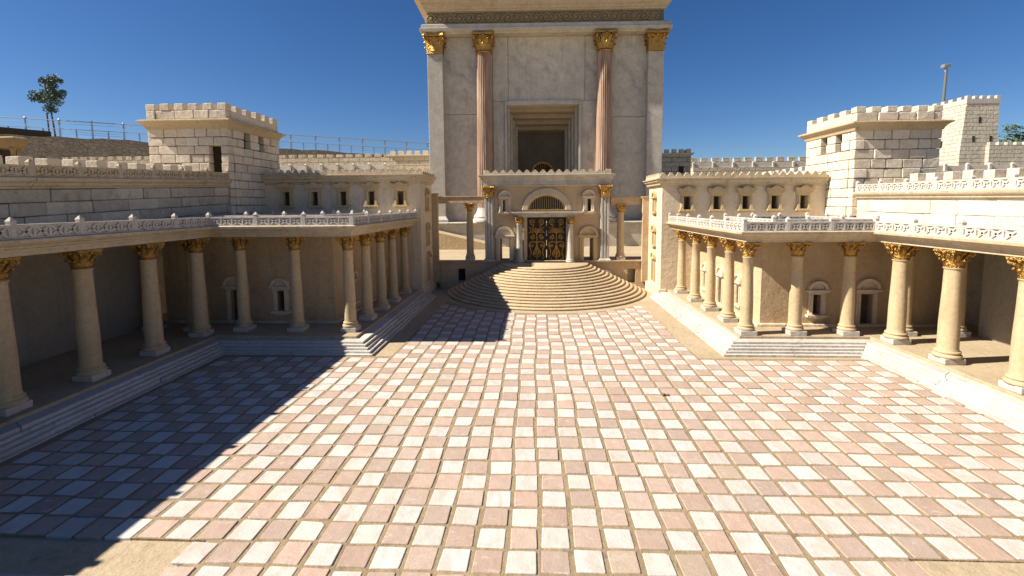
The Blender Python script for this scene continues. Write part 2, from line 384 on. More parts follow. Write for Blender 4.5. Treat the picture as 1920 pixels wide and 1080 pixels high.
# ------------------------------------------------------------------ windows and doors on walls
def opening_surround(parent, name, o, ax, out, w, h, kind, mat, fw_=.34):
    """part 'window'/'door' = jambs and lintel, sub-parts pediment and sill; o is the foot of the opening on the wall face."""
    L = local(o, ax, out); hw = w/2
    mb = MB(L)
    e = .002
    for s_ in (-1, 1):
        mb.box(s_*hw, s_*(hw+fw_), e, .16, 0, h); mb.box(s_*(hw+.06), s_*(hw+fw_*.55), .16, .24, 0.02, h-.02)
    mb.box(-hw-fw_, hw+fw_, e, .17, h, h+.24)
    fr = mb.build(name, mat, parent, bevel=.025)
    if kind == 'arch':
        mb = MB(L); W = hw+fw_+.12; z = h+.24
        mb.box(-W-.08, W+.08, e, .42, z, z+.14); mb.box(-W, W, e, .30, z-.08, z)
        a = [(W*.98*cos(pi*i/14), z+.14+W*.92*sin(pi*i/14)) for i in range(15)]; b = [(x*.72, z+.14+(q-z-.14)*.72) for x, q in a]
        ring = []
        for i in range(15): ring.append([(a[i][0], e, a[i][1]), (a[i][0], .34, a[i][1]), (b[i][0], .30, b[i][1]), (b[i][0], e, b[i][1])])
        mb.loops(ring)
        mb.prism([(x*.99, e, q) for x, q in b], (0, .12, 0))
        mb.build('pediment', mat, fr, bevel=.02)
    elif kind == 'hood':
        mb = MB(L); W = hw+fw_+.22; z = h+.24
        mb.box(-W+.06, W-.06, e, .22, z, z+.12)
        mb.box(-W, W, e, .36, z+.12, z+.30)
        pr = [(-W-.08, z+.30), (W+.08, z+.30), (W+.10, z+.62), (W-.12, z+.66), (W-.3, z+.58), (W*.55, z+.62), (W*.3, z+.78), (0, z+.84), (-W*.3, z+.78), (-W*.55, z+.62), (-W+.3, z+.58), (-W+.12, z+.66), (-W-.10, z+.62)]
        mb.prism([(x, e, q) for x, q in pr], (0, .42, 0))
        mb.build('pediment', mat, fr, bevel=.02)
    if name == 'window':
        mb = MB(L); mb.box(-hw-fw_-.16, hw+fw_+.16, e, .36, -.2, 0.)
        mb.box(-hw-fw_*.7, hw+fw_*.7, e, .22, -.36, -.2)
        if kind == 'hood':
            for s_ in (-1, 1): mb.prism([(s_*(hw+.04), .17, .0), (s_*(hw+fw_+.1), .17, 0.), (s_*(hw+fw_*.75), .17, .62), (s_*(hw+.1), .17, .5)], (0, .12, 0))
        mb.build('sill', mat, fr, bevel=.02)
    return fr

# ------------------------------------------------------------------ balustrade
def balustrade(parent, pts, z, h=.70, post_h=1.02, bay=3.2, xf=None, zfun=None, first=True, last=True, mat='rail', panels=4):
    """panels (part) with posts (sub-parts) along a list of 2D points."""
    mb = MB(); posts = []
    zf = zfun or (lambda x, y: 0.)
    for a, b in zip(pts, pts[1:]):
        A, B = Vector(a), Vector(b); Ln = (B-A).length; d = (B-A)/Ln; nrm = Vector((d.y, -d.x)); nb = max(1, round(Ln/bay))
        for i in range(nb):
            p0 = A+d*(Ln*i/nb); p1 = A+d*(Ln*(i+1)/nb)
            posts.append((p0, d))
            s0, s1 = .17, Ln/nb-.17; pw = (s1-s0)/panels
            def P(x, o, zz):
                q = p0+d*x+nrm*o; return (q.x, q.y, z+zz+zf(q.x, q.y))
            def lb(x0, x1, t, z0, z1):
                mb.add([P(x, o, zz) for zz in (z0, z1) for o in (-t, t) for x in (x0, x1)], [(0, 2, 3, 1), (4, 5, 7, 6), (0, 1, 5, 4), (2, 6, 7, 3), (0, 4, 6, 2), (1, 3, 7, 5)])
            dz = random.uniform(-.015, .015)
            lb(s0, s1, .025, .05, h-.05)
            lb(s0-.05, s1+.05, .125, h-.11+dz, h+dz); lb(s0-.05, s1+.05, .12, -.02, .09)
            for k in range(panels+1):
                x = s0+k*pw; lb(max(x-.055, s0-.03), min(x+.055, s1+.03), .115, .09, h-.11+dz)
            for k in range(panels):
                x0, x1 = s0+k*pw+.055, s0+(k+1)*pw-.055; zz0, zz1 = .09, h-.11
                for (xa, za, xb, zb) in ((x0, zz0, x1, zz1), (x0, zz1, x1, zz0)):
                    q = .055; dx, dzz = xb-xa, zb-za; l = sqrt(dx*dx+dzz*dzz); ox, oz = -dzz/l*q, dx/l*q
                    quad = [(xa+ox, za+oz), (xb+ox, zb+oz), (xb-ox, zb-oz), (xa-ox, za-oz)]
                    mb.loops([[P(x_, -.10, z_) for x_, z_ in quad], [P(x_, .10, z_) for x_, z_ in quad]])
        posts.append((B, d))
    if not first: posts = posts[1:]
    if not last: posts = posts[:-1]
    seen = []; o = mb.build('balustrade', M[mat], parent)
    for p, d in posts:
        if any((p-q).length < .4 for q in seen): continue
        seen.append(p); pm = MB(); r = .13
        zz = z+zf(p.x, p.y)
        pm.rects([(p.x-r, p.x+r, p.y-r, p.y+r, zz-.03), (p.x-r, p.x+r, p.y-r, p.y+r, zz+h+.10), (p.x-r*1.15, p.x+r*1.15, p.y-r*1.15, p.y+r*1.15, zz+h+.12), (p.x-r*1.15, p.x+r*1.15, p.y-r*1.15, p.y+r*1.15, zz+h+.17), (p.x-r*.4, p.x+r*.4, p.y-r*.4, p.y+r*.4, zz+post_h), (p.x-r*.2, p.x+r*.2, p.y-r*.2, p.y+r*.2, zz+post_h+.03)])
        pm.build('post', M[mat], o, bevel=.012, seg=1)
    return o

def merlon_row(parent, xf, W, z, mw, gap, mh, th, mat, name='merlon', bev=.04, z_of=None):
    n = max(1, round((W+gap)/(mw+gap))); step = (W-mw)/(n-1) if n > 1 else 0
    for i in range(n):
        mb = MB(xf); x = i*step; zz = z+(z_of(x) if z_of else 0); mb.box(x, x+mw*random.uniform(.92, 1.05), -th, random.uniform(-.03, .03), zz, zz+mh*random.uniform(.93, 1.05), .02)
        mb.build(name, M[mat], parent, bevel=bev)

def scallop_battlement(mb, L, W, z, step=.85, h=.36, th=.25):
    """low parapet with stepped, rounded teeth: one strip of masonry."""
    n = max(2, round(W/step)); s_ = W/n
    top = []
    for i in range(n):
        x = i*s_
        top += [(x+s_*.02, z+.26), (x+s_*.12, z+.27), (x+s_*.20, z+.26+h*.5), (x+s_*.30, z+.26+h*.52), (x+s_*.36, z+.26+h), (x+s_*.64, z+.26+h), (x+s_*.70, z+.26+h*.52), (x+s_*.80, z+.26+h*.5), (x+s_*.88, z+.27), (x+s_*.98, z+.26)]
    vs = []; fs = []
    for (x, zz) in top: vs += [(x, 0, z), (x, 0, zz), (x, -th, zz), (x, -th, z)]
    for i in range(len(top)-1):
        a = i*4; b = a+4
        fs += [(a, b, b+1, a+1), (a+1, b+1, b+2, a+2), (a+2, b+2, b+3, a+3)]
    fs += [(0, 1, 2, 3), (len(vs)-1, len(vs)-2, len(vs)-3, len(vs)-4)]
    mb.add([L(*p) for p in vs], fs)

# ================================================================== GROUND
mb = MB(); mb.add([(-3000, -3000, -.06), (3000, -3000, -.06), (3000, 3000, -.06), (-3000, 3000, -.06)], [(0, 1, 2, 3)])
structure(mb, 'ground', M['ground'])
mb = MB(); mb.box(-24, 24, -16, 47, -.5, 0); structure(mb, 'courtyard_ground', M['sand'])

SC = (1.2, 44.8)                                       # centre of the round stair
def in_field(i, j):
    x, y = i+.5, j+.5
    if j < 0: return -10.6 <= i+.5 <= 10.9
    if y < 17.9: return -22.4 < x < 22.6
    if y < 18.6 and abs(x) > 11: return False
    lo, hi = -10.2+(y-18)*.03, 11.05-(y-18)*.03
    return lo < x < hi and (x-SC[0])**2+(y-SC[1])**2 > 13.7**2 and y < 36
mb = MB()
for i in range(-23, 24):
    for j in range(-9, 37):
        if not in_field(i, j): continue
        g = .064; n = lambda a: random.uniform(-a, a)
        # rows and columns wander a little, like hand-laid stones
        wx = .06*sin(j*.7+i*.13)+.04*sin(j*.23+2); wy = .05*sin(i*.55+j*.2)+.03*sin(i*1.3)
        cx, cy = i+.5+wx, j+.5+wy
        hx, hy = .5-.074+n(.022), .5-.057+n(.02)
        rot = n(.032); cs, sn = cos(rot), sin(rot)
        h = .110+n(.014); tx, ty = n(.011), n(.011)
        cut = random.random() < .07; ck = random.randrange(4)
        pts = []
        for k, (sx_, sy_) in enumerate(((-1, -1), (1, -1), (1, 1), (-1, 1))):
            jx, jy = n(.02), n(.02)
            e = random.uniform(.05, .15) if (cut and k == ck) else .03
            # two points per corner give worn, rounded corners
            if k % 2 == 0: q = [(sx_*hx+jx, sy_*(hy-e)+jy), (sx_*(hx-e)+jx, sy_*hy+jy)]
            else: q = [(sx_*(hx-e)+jx, sy_*hy+jy), (sx_*hx+jx, sy_*(hy-e)+jy)]
            pts += q
        def ring(sc, z):
            return [(cx+(x*cs-y*sn)*sc, cy+(x*sn+y*cs)*sc, z+x*tx+y*ty) for x, y in pts]
        white = (i+j) % 2 == 0
        if random.random() < .015: white = not white
        if white:
            b = random.uniform(.90, 1.03); q_ = random.uniform(0, 1); c = (.545*b, (.508+.012*q_)*b, (.442+.035*q_)*b)
            if random.random() < .08: c = (.50*b, .462*b, .40*b)
        else:
            b = random.uniform(.84, 1.06); q_ = random.uniform(0, 1); c = (.45*b, (.318+.024*q_)*b, (.243+.03*q_)*b)
            if random.random() < .07: c = (.45*b, .352*b, .262*b)
        R = [ring(1.0, -.02), ring(1.0, h-.028), ring(.975, h-.008), ring(.94, h)]
        b0 = len(mb.v); mb.v += [p for r_ in R for p in r_]; m = 8; fs = []
        for k in range(3):
            for q in range(m): fs.append((b0+k*m+q, b0+k*m+(q+1) % m, b0+(k+1)*m+(q+1) % m, b0+(k+1)*m+q))
        fs.append(tuple(b0+3*m+q for q in range(m)))
        mb.f += fs; mb.c += [c]*len(fs)
structure(mb, 'courtyard_paving', M['tile'])
# mortar bed between the stones
mb = MB()
mb.box(-22.42, 22.55, .02, 18.35, -.1, .080)
mb.box(-10.55, 10.95, -9.0, .02, -.1, .0795)
def arc(r, n=20):
    a0, a1 = atan2(18.35-SC[1], -10.0-SC[0]), 0
    out = []
    yl = 34.9
    xs = [-9.75+(20.2)*k/n for k in range(n+1)]
    return [(x, SC[1]-sqrt(max(r*r-(x-SC[0])**2, 1))) for x in xs]
poly = [(-10.2, 18.35), (11.1, 18.35)]+[(min(x, 10.5), y) for x, y in arc(13.25)[::-1]]
mb.loops([[(x, y, -.1) for x, y in poly], [(x, y, .0792) for x, y in poly]])
structure(mb, 'mortar_bed', M['mortar'])
# stone slabs of the near corners
sl_ = thing('paving_slab', 'flat tan stone slabs beside the cut corner of the shaded chequered paving', 'slab')
for (a, b, c, d) in ((-22.3, -18.0, -4.5, -.12), (-17.95, -10.72, -1.55, -.12)):
    mb = MB(); mb.box(a, b, c, d, -.05, .035, .02); mb.build('slab', M['sand'], sl_, bevel=.02)
sr_ = thing('paving_slab', 'flat tan stone slabs beside the cut corner of the sunlit chequered paving', 'slab')
for (a, b, c, d) in ((11.15, 15.6, -3.5, .02), (15.65, 22.3, -3.5, .02)):
    mb = MB(); mb.box(a, b, c, d, -.05, .04, .02); mb.build('slab', M['sand'], sr_, bevel=.02)
ns = thing('stone_step', 'low white stone step in shade below the tan slabs beside the paving', 'step')
mb = MB(); mb.box(-22, -11.3, -6, -1.62, 0, .17, .02); mb.build('tread', M['white'], ns, bevel=.03)
mb = MB(); mb.box(-22, -11.6, -6, -1.9, .16, .33, .02); mb.build('tread', M['white'], ns, bevel=.03)

pb = thing('pebble', 'small brown clod lying alone on the sunlit chequered paving', 'pebble', (7.05, 11.9, .12))
mb = MB(); mb.ball((-.07, 0, .05), .13, 8, (1, .8, .6), .2); mb.build('lump', M['pebble'], pb, smooth=60)
mb = MB(); mb.ball((.13, -.04, .04), .09, 8, (1, .9, .7), .2); mb.build('lump', M['pebble'], pb, smooth=60)

# ================================================================== GALLERIES (one each side)
SIDES = {
 -1: dict(k=1.0, long_step=22.4, in_step=11.6, fy=18.4, long_col=25.3, front=[14.4, 18.6, 22.9, 26.9, 30.3], front_y=21.75, side_x=14.35, side_y=[25.4, 29.2, 32.8, 37.1],
          long_y=[20.2, 15.8, 11.3, 7.0, 2.6, -1.8], e_long=24.6, e_side=13.7, e_front=20.75, bld=13.0, bld_y=39.5, wall=31.2, room=16.65, room_y=24.2, gb=(31.6, 22.6), door_u=25.05, win_u=21.2),
  1: dict(k=.925, long_step=22.2, in_step=13.0, fy=18.95, long_col=24.7, front=[15.5, 19.0, 22.7, 26.7, 30.4], front_y=21.4, side_x=15.75, side_y=[25.3, 29.3, 33.3, 37.7],
          long_y=[19.35, 15.3, 10.9, 6.5, 2.1, -2.3], e_long=24.0, e_side=15.0, e_front=20.8, bld=14.0, bld_y=39.5, wall=32.0, room=17.6, room_y=23.75, gb=(31.5, 20.9), door_u=25.6, win_u=21.85),
}
TXT = {-1: 'shaded', 1: 'sunlit'}
for sx in (-1, 1):
    p = SIDES[sx]; side = TXT[sx]
    X = lambda u, y, z, sx=sx: (sx*u, y, z)
    Z = lambda z, p=p: 1+(z-1)*p['k']
    # ---- steps
    st = thing('gallery_steps', f'low white stone steps along the {side} gallery, turning its corner', 'steps')
    t, rs = .245, .16
    for k in range(5):
        mb = MB(X); o0, o1 = k*t, (k+1)*t+.25 if k < 4 else k*t+2.2
        # the run's outline: along the court, then across the front, then towards the gate
        def line(o): return [(p['long_step']+o, -13.), (p['long_step']+o, p['fy']+o), (p['in_step']+o, p['fy']+o), (p['in_step']+o, 40.2)]
        A, B = line(o0), line(o1)
        for q in range(3):
            (ax_, ay_), (bx_, by_) = A[q], A[q+1]; (cx_, cy_), (dx_, dy_) = B[q], B[q+1]
            Ln = abs(bx_-ax_)+abs(by_-ay_); n = max(2, round(Ln/(5.5+k*.37)))
            off = random.uniform(-.15, .15)
            cuts = [0]+[min(max((m+off)/n, 0), 1) for m in range(1, n)]+[1]
            for a, b in zip(cuts, cuts[1:]):
                g = .006; a_, b_ = a+(g/Ln if a > 0 else 0), b-(g/Ln if b < 1 else 0)
                jo = random.uniform(-.03, .03); jz = random.uniform(-.012, .012)
                nx, ny = (1, 0) if q != 1 else (0, 1)
                def pt(f, inner, z):
                    if inner: return (cx_+(dx_-cx_)*f, cy_+(dy_-cy_)*f, z)
                    e = jo if 0 < f < 1 else 0.
                    return (ax_+(bx_-ax_)*f+nx*e, ay_+(by_-ay_)*f+ny*e, z)
                zb, zt = (rs*k-.03 if k else -.1), rs*(k+1)+jz
                # subdivide so that the nosing is not dead straight
                fs_ = [a_+(b_-a_)*m/4 for m in range(5)]; L = []
                for f_ in fs_:
                    w_ = random.uniform(-.016, .016); q0 = pt(f_, 0, zb); q1 = pt(f_, 0, zt); r0 = pt(f_, 1, zt); r1 = pt(f_, 1, zb)
                    wz = random.uniform(-.01, .01)
                    L.append([(q0[0]+nx*w_, q0[1]+ny*w_, zb), (q1[0]+nx*w_, q1[1]+ny*w_, zt+wz), r0, r1])
                mb.loops(L)
        mb.build('step', M['white'], st, bevel=.03)
    # ---- gallery
    gl = thing('gallery', f'{side} colonnaded gallery with gold capitals, flat roof and white lattice balustrades', 'gallery')
    mb = MB(X); a = 5*t+.55
    pl = [(36, -13.), (p['long_step']+a, -13.), (p['long_step']+a, p['fy']+a), (p['in_step']+a, p['fy']+a), (p['in_step']+a, 40.1), (36, 40.1)]
    mb.loops([[(x, y, .3) for x, y in pl], [(x, y, .985) for x, y in pl]]); mb.build('floor', M['sand'], gl, bevel=.03)
    ctop = Z(8.36)-.985
    spots = [(u, p['front_y']) for u in p['front']]+[(p['side_x'], y) for y in p['side_y']]+[(p['long_col'], y) for y in p['long_y']]
    c0 = c1 = None
    for (u, y) in spots:
        if u == p['long_col']:                          # the long run has stouter shafts
            if c1 is None: c1 = make_column(gl, (sx*u, y, .985), ctop, .52, .43, .68)
            else: dup(c1, (sx*u, y, .985), gl)
        elif c0 is None: c0 = make_column(gl, (sx*u, y, .985), ctop, .445, .355, .63)
        else: dup(c0, (sx*u, y, .985), gl)
    # ---- roof ring with moulded edge
    path = [(p['e_long'], -13.), (p['e_long'], p['e_front']), (p['e_side'], p['e_front']), (p['e_side'], p['bld_y']-.03)]
    if sx == -1: path = path[::-1]
    xs = [(sx*x, y) for x, y in path]
    # outward is right of travel: left side runs back to front, right side front to back
    mb = MB()
    pr = [(-.05, Z(8.38)), (-.05, Z(8.58)), (0, Z(8.60)), (.02, Z(8.72)), (.16, Z(8.76)), (.20, Z(8.86)), (.36, Z(8.94)), (.40, Z(9.0)), (.52, Z(9.02)), (.55, Z(9.2)), (.3, Z(9.24))]
    pth = [(-p['e_side'] if sx < 0 else p['e_side'], p['bld_y']-.03), (sx*p['e_side'], p['e_front']), (sx*p['e_long'], p['e_front']), (sx*p['e_long'], -13.)]
    if sx > 0: pth = pth[::-1]
    def flip(path, prof, inner, mb):
        sweep(mb, path, prof, inner)
    sweep(mb, pth if True else xs, pr, 1.3)
    rf = mb.build('roof', M['entab'], gl, bevel=.012, seg=1)
    zt = Z(9.21); zb = Z(8.5)
    hole = (p['e_side']+4.6, p['e_long']+3.2, p['e_front']+5.2, p['bld_y']-4.2)   # the open court of the corner room
    mb = MB(X)
    mb.box(p['e_side']+1.28, hole[0], p['e_front']+1.28, p['bld_y']-.05, zb, zt); mb.box(hole[0], hole[1], p['e_front']+1.28, hole[2], zb, zt); mb.box(hole[0], hole[1], hole[3], p['bld_y']-.05, zb, zt)
    mb.box(hole[1], p['wall']+.6, p['e_front']+1.28, p['bld_y']-.05, zb, zt); mb.box(p['e_long']+1.28, p['wall']+.6, -13, p['e_front']+1.28, zb, zt)
    mb.build('roof_deck', M['white'], rf)
    balustrade(gl, [(sx*(p['e_long']-.22), -12.9), (sx*(p['e_long']-.22), p['e_front']-.22), (sx*(p['e_side']-.22), p['e_front']-.22), (sx*(p['e_side']-.22), p['bld_y']-.4)], zt)
    h = hole; o = .25
    balustrade(gl, [(sx*(h[0]-o), h[2]-o), (sx*(h[1]+o), h[2]-o), (sx*(h[1]+o), h[3]+o), (sx*(h[0]-o), h[3]+o), (sx*(h[0]-o), h[2]-o)], zt)
    # ---- corner room under the roof
    outF = (0, -1, 0); axF = (sx, 0, 0)
    mb = MB()
    W = p['wall']-p['room']; hz = Z(8.42)
    dl, wl = p['door_u']-p['room'], p['win_u']-p['room']
    dz1, wz0, wz1 = Z(3.75), Z(2.0), Z(3.7)
    wall_mesh(mb, (sx*p['room'], p['room_y'], 0), axF, outF, W, .97, hz, .45, [(dl-.46, dl+.46, .985, dz1), (wl-.3, wl+.3, wz0, wz1)], 1.3)
    Ls = p['bld_y']-p['room_y']-.46
    so_ = (sx*p['room'], p['room_y']+.45, 0); axS = (0, 1, 0); outS = (-sx, 0, 0)
    sy = [3.4, 7.3, 11.4]
    hs = [(sy[0]-.3, sy[0]+.3, wz0, wz1), (sy[1]-.46, sy[1]+.46, .985, dz1), (sy[2]-.3, sy[2]+.3, wz0, wz1)]
    wall_mesh(mb, so_, axS, outS, Ls, .97, hz, .45, hs, 1.3)
    mb.build('room_wall', M['plaster'], gl)
    mb = MB(X); mb.box(p['room']-.35, p['wall'], p['room_y']-.35, p['room_y']-.003, .98, 1.2); mb.box(p['room']-.35, p['room']-.003, p['room_y']-.003, p['bld_y']-.1, .98, 1.2); mb.build('wall_plinth', M['plaster_pale'], gl, bevel=.03)
    F = lambda x, z: tuple(Vector((sx*p['room'], p['room_y'], z))+Vector(axF)*x)
    G = lambda x, z: tuple(Vector((so_[0], so_[1], z))+Vector(axS)*x)
    opening_surround(gl, 'door', F(dl, 1.2), axF, outF, .92, dz1-1.2, 'arch', M['plaster_pale'])
    opening_surround(gl, 'window', F(wl, wz0), axF, outF, .6, wz1-wz0, 'arch', M['plaster_pale'])
    opening_surround(gl, 'window', G(sy[0], wz0), axS, outS, .6, wz1-wz0, 'arch', M['plaster_pale'])
    opening_surround(gl, 'door', G(sy[1], 1.2), axS, outS, .92, dz1-1.2, 'arch', M['plaster_pale'])
    opening_surround(gl, 'window', G(sy[2], wz0), axS, outS, .6, wz1-wz0, 'arch', M['plaster_pale'])
    # ---- back wall of the long run: a smooth slab, then rough stone in the far corner
    mb = MB(X); mb.box(p['gb'][0], p['gb'][0]+.5, -13, p['gb'][1], .97, Z(8.48)); mb.build('back_wall', M['greywall'], gl, bevel=.02)
    mb = MB(X); mb.box(34.0, 34.5, -13, 40, 0, Z(8.48)); mb.build('rear_wall', M['blockdark'], gl)

# ================================================================== CORNER BUILDINGS with windows
for sx in (-1, 1):
    p = SIDES[sx]; side = TXT[sx]
    bz = lambda z, p=p, sx=sx: z if sx < 0 else 1+(z-1)*.943
    cb = thing('corner_building', ('half shaded' if sx < 0 else 'sunlit tan') + ' flat roofed building with a row of five hooded windows, behind the ' + side + ' gallery', 'building')
    u0, u1, Y0, Y1 = p['bld'], (31.0 if sx < 0 else 31.5), p['bld_y'], 45.4
    wu = [15.25, 18.6, 21.85, 25.15, 28.45] if sx < 0 else [16.7, 19.9, 23.0, 26.1, 29.15]
    wz0, wz1 = (10.72, 12.28) if sx < 0 else (9.95, 11.4)
    mb = MB()
    wall_mesh(mb, (sx*u0, Y0, 0), (sx, 0, 0), (0, -1, 0), u1-u0, 0, bz(13.3), .4, [(u-u0-.36, u-u0+.36, wz0, wz1) for u in wu], 2.)
    SW = [(2.6, 1.6, 4.1, 'door'), (2.6, 6.1, 7.5, 'window'), (2.6, 10.2, 11.6, 'window')]
    wall_mesh(mb, (sx*u0, Y0+.4, 0), (0, 1, 0), (-sx, 0, 0), Y1-Y0-.4, 0, bz(13.3), .4, [(y-.3, y+.3, bz(a), bz(b)) for y, a, b, _ in SW], 1.)
    mb.box(sx*(u0+.4), sx*u1, Y1-.3, Y1, 0, bz(13.3)); mb.box(sx*(u0+.4), sx*(u1), Y0+.4, Y1-.3, bz(12.9), bz(13.28))
    mb.build('wall', M['plaster_pale'], cb)
    mb = MB(lambda u, y, z, sx=sx: (sx*u, y, z)); mb.box(u0-.28, u0+.6, Y0-.28, Y1+.2, .0, 1.05); mb.build('plinth', M['plaster_pale'], cb, bevel=.04)
    for u in wu: opening_surround(cb, 'window', (sx*u, Y0, wz0), (1, 0, 0), (0, -1, 0), .72, wz1-wz0, 'hood', M['ochre'])
    for y, a, b, nm in SW: opening_surround(cb, nm, (sx*u0, Y0+.4+y, bz(a)), (0, 1, 0), (-sx, 0, 0), .6, bz(b)-bz(a), 'arch', M['ochre'])
    mb = MB(); pr = [(0, bz(13.08)), (.10, bz(13.14)), (.14, bz(13.3)), (.34, bz(13.38)), (.40, bz(13.62)), (.62, bz(13.78)), (.66, bz(13.98)), (.80, bz(14.0)), (.82, bz(14.12)), (.3, bz(14.14))]
    pth = [(sx*u0, Y1), (sx*u0, Y0), (sx*(u1-.02), Y0)]
    if sx > 0: pth = pth[::-1]
    sweep(mb, pth, pr, .9); mb.build('cornice', M['entab'], cb, bevel=.012, seg=1)
    mb = MB(); zc = bz(14.13)
    scallop_battlement(mb, local((sx*(u0-.45), Y0-.45, 0), (sx, 0, 0), (0, -1, 0)), u1-u0+.3, zc)
    scallop_battlement(mb, local((sx*(u0-.45), Y0-.2, 0), (0, 1, 0), (-sx, 0, 0)), Y1-Y0+.2, zc)
    mb.build('battlement', M['entab'], cb)
    mb = MB(lambda u, y, z, sx=sx: (sx*u, y, z)); mb.box(u0-.75, u0+.9, Y1+.02, Y1+.5, .9, bz(12.0)); mb.box(u0-.85, u0-.05, Y1-.06, Y1+.58, bz(12.0), bz(12.15)); mb.build('end_pier', M['plaster'], cb, bevel=.03)

# ================================================================== TERRACE WALLS, TOWERS, BATTLEMENT WALLS
TW = {-1: dict(u=31.2, corn=12.68, top=13.42, slope=.042, yr=34.0, y1=33.4, tu=(31.0, 39.4), ty=(33.4, 43.0), zk=lambda z: z+(.3 if z > 18 else .15 if z > 14 else 0)),
       1: dict(u=32.0, corn=10.86, top=11.62, slope=.012, yr=35.0, y1=35.2, tu=(31.5, 39.7), ty=(35.2, 43.7), zk=lambda z: 9+(z-9)*.935)}
for sx in (-1, 1):
    p = SIDES[sx]; q = TW[sx]; side = TXT[sx]
    sag = lambda x, y, q=q: -q['slope']*(q['yr']-y)
    def XS(u, y, z, sx=sx, sag=sag): return (sx*u, y, z+sag(0, y))
    tw = thing('terrace_wall', f'long stone block wall above the {side} gallery roof, topped by a lattice balustrade', 'wall')
    mb = MB(XS); mb.box(q['u']+.5, q['u']+3.2, -12, q['y1']-.02, 8.6, q['corn']+.05)
    mb.build('wall_core', M['joint'], tw)
    LX = lambda x, d, z, sx=sx, q=q, XS=XS: XS(q['u']-d, q['y1']-.03-x, z)
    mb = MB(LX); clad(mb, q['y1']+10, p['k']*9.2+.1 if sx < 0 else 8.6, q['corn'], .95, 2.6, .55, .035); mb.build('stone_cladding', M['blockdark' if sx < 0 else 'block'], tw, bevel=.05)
    mb = MB(lambda x, y, z, sag=sag: (x, y, z+sag(x, y)))
    pr = [(0, q['corn']+.01), (.06, q['corn']+.14), (.20, q['corn']+.2), (.22, q['corn']+.36), (.40, q['corn']+.46), (.46, q['corn']+.56), (.5, q['top']-.04), (.2, q['top'])]
    # broken into stones so that the joints show
    ys = [-11.5, -4., 3.1, 9.6, 14.3, 17.6, 24.2, 29.5, q['y1']-.03]
    for a, b in zip(ys, ys[1:]):
        j = random.uniform(-.04, .04)
        pth = [(sx*q['u']-sx*j, b-.012), (sx*q['u']-sx*j, a+.012)]
        if sx > 0: pth = pth[::-1]
        sweep(mb, pth, pr, 3.2)
    mb.build('cornice', M['entab'], tw, bevel=.02, seg=1)
    balustrade(tw, [(sx*(q['u']-.15), -11), (sx*(q['u']-.15), q['y1']-.25)], q['top'], .74, 1.06, 3.1, zfun=sag, mat='entab' if sx < 0 else 'rail')
    # parapet with merlons further back
    bw = thing('battlement_wall', f'toothed stone parapet standing behind the balustrade of the {side} block wall', 'wall')
    mu = 34.2 if sx < 0 else 36.2
    mb = MB(XS); zt = 14.1 if sx < 0 else 12.55
    mb.box(mu, mu+.9, -11, q['y1']-.05, 8.0, zt); mb.build('wall', M['block'], bw, bevel=.04)
    nm = 22; sp = 1.88
    for i in range(nm):
        y = q['y1']-1.0-i*sp; mb = MB(XS); mb.box(mu-.03, mu+.93, y-.95, y, zt-.005, zt+.72*random.uniform(.92, 1.06), .02); mb.build('merlon', M['block'], bw, bevel=.05)
    # ---- tower
    zk = q['zk']; tw2 = thing('tower', 'square stone block tower with merlons and a dark open doorway' if sx < 0 else 'square stone block tower with merlons and no door, before a taller distant one', 'tower')
    (ua, ub), (ya, yb) = q['tu'], q['ty']; th = .8
    mb = MB(lambda u, y, z, sx=sx: (sx*u, y, z)); mb.box(ua+.7, ub-.7, ya+.7, yb-.7, 0, zk(19.3)); mb.build('core', M['joint'], tw2)
    W = ub-ua; D = yb-ya; z0, z1 = zk(8.2), zk(18.3)
    dh = [(.85, 2.05, zk(13.0), zk(16.65))] if sx < 0 else []
    wy = [3.3, 6.0] if sx < 0 else [2.6, 5.1]
    sh = [(y-.5, y+.5, zk(16.5), zk(18.15)) for y in wy]
    LF = lambda x, d, z, sx=sx, ua=ua, ya=ya: (sx*(ua+x), ya-d, z)
    LS = lambda x, d, z, sx=sx, ua=ua, ya=ya: (sx*(ua-d), ya+x, z)
    mb = MB(LF); clad(mb, W, z0, z1, 0.9, 1.55, th, .05, dh, .05)
    mb2 = MB(LS); clad(mb2, D-.83, z0, z1, 0.9, 1.65, th, .05, [(a-.83, b-.83, c, d) for a, b, c, d in sh], .05, .83)
    LO = lambda x, d, z, sx=sx, ub=ub, ya=ya: (sx*(ub+d), ya+.83+x, z)
    LB = lambda x, d, z, sx=sx, ua=ua, yb=yb: (sx*(ua+x), yb+d, z)
    mb.build('stone_cladding', M['block'], tw2, bevel=.07); mb2.build('stone_cladding', M['block'], tw2, bevel=.07)
    mb = MB(LO); clad(mb, D-.83, z0, z1, .9, 1.65, th, .07); mb.build('stone_cladding', M['block'], tw2, bevel=.07)
    mb = MB(LB); mb.box(.8, W-.8, -.75, 0, z0, z1); mb.build('rear_wall', M['block'], tw2)
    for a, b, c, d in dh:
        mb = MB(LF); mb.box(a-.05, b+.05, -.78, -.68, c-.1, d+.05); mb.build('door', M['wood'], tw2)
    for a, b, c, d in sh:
        mb = MB(LS); mb.box(a-.05, b+.05, -.78, -.60, c-.05, d+.05); mb.build('window', M['dark'], tw2)  # dark slab fills the window, painted with the shade of the opening
    mb = MB(); R = lambda o, z: (min(sx*ua, sx*ub)-o, max(sx*ua, sx*ub)+o, ya-o, yb+o, zk(z))
    mb.rects([R(.0, 18.22), R(.1, 18.24), R(.14, 18.42), R(.24, 18.62), R(.42, 18.82), R(.56, 18.9), R(.62, 18.92), R(.62, 19.08), R(.4, 19.16), R(-.1, 19.2)])
    mb.build('cornice', M['stair'], tw2, bevel=.03)
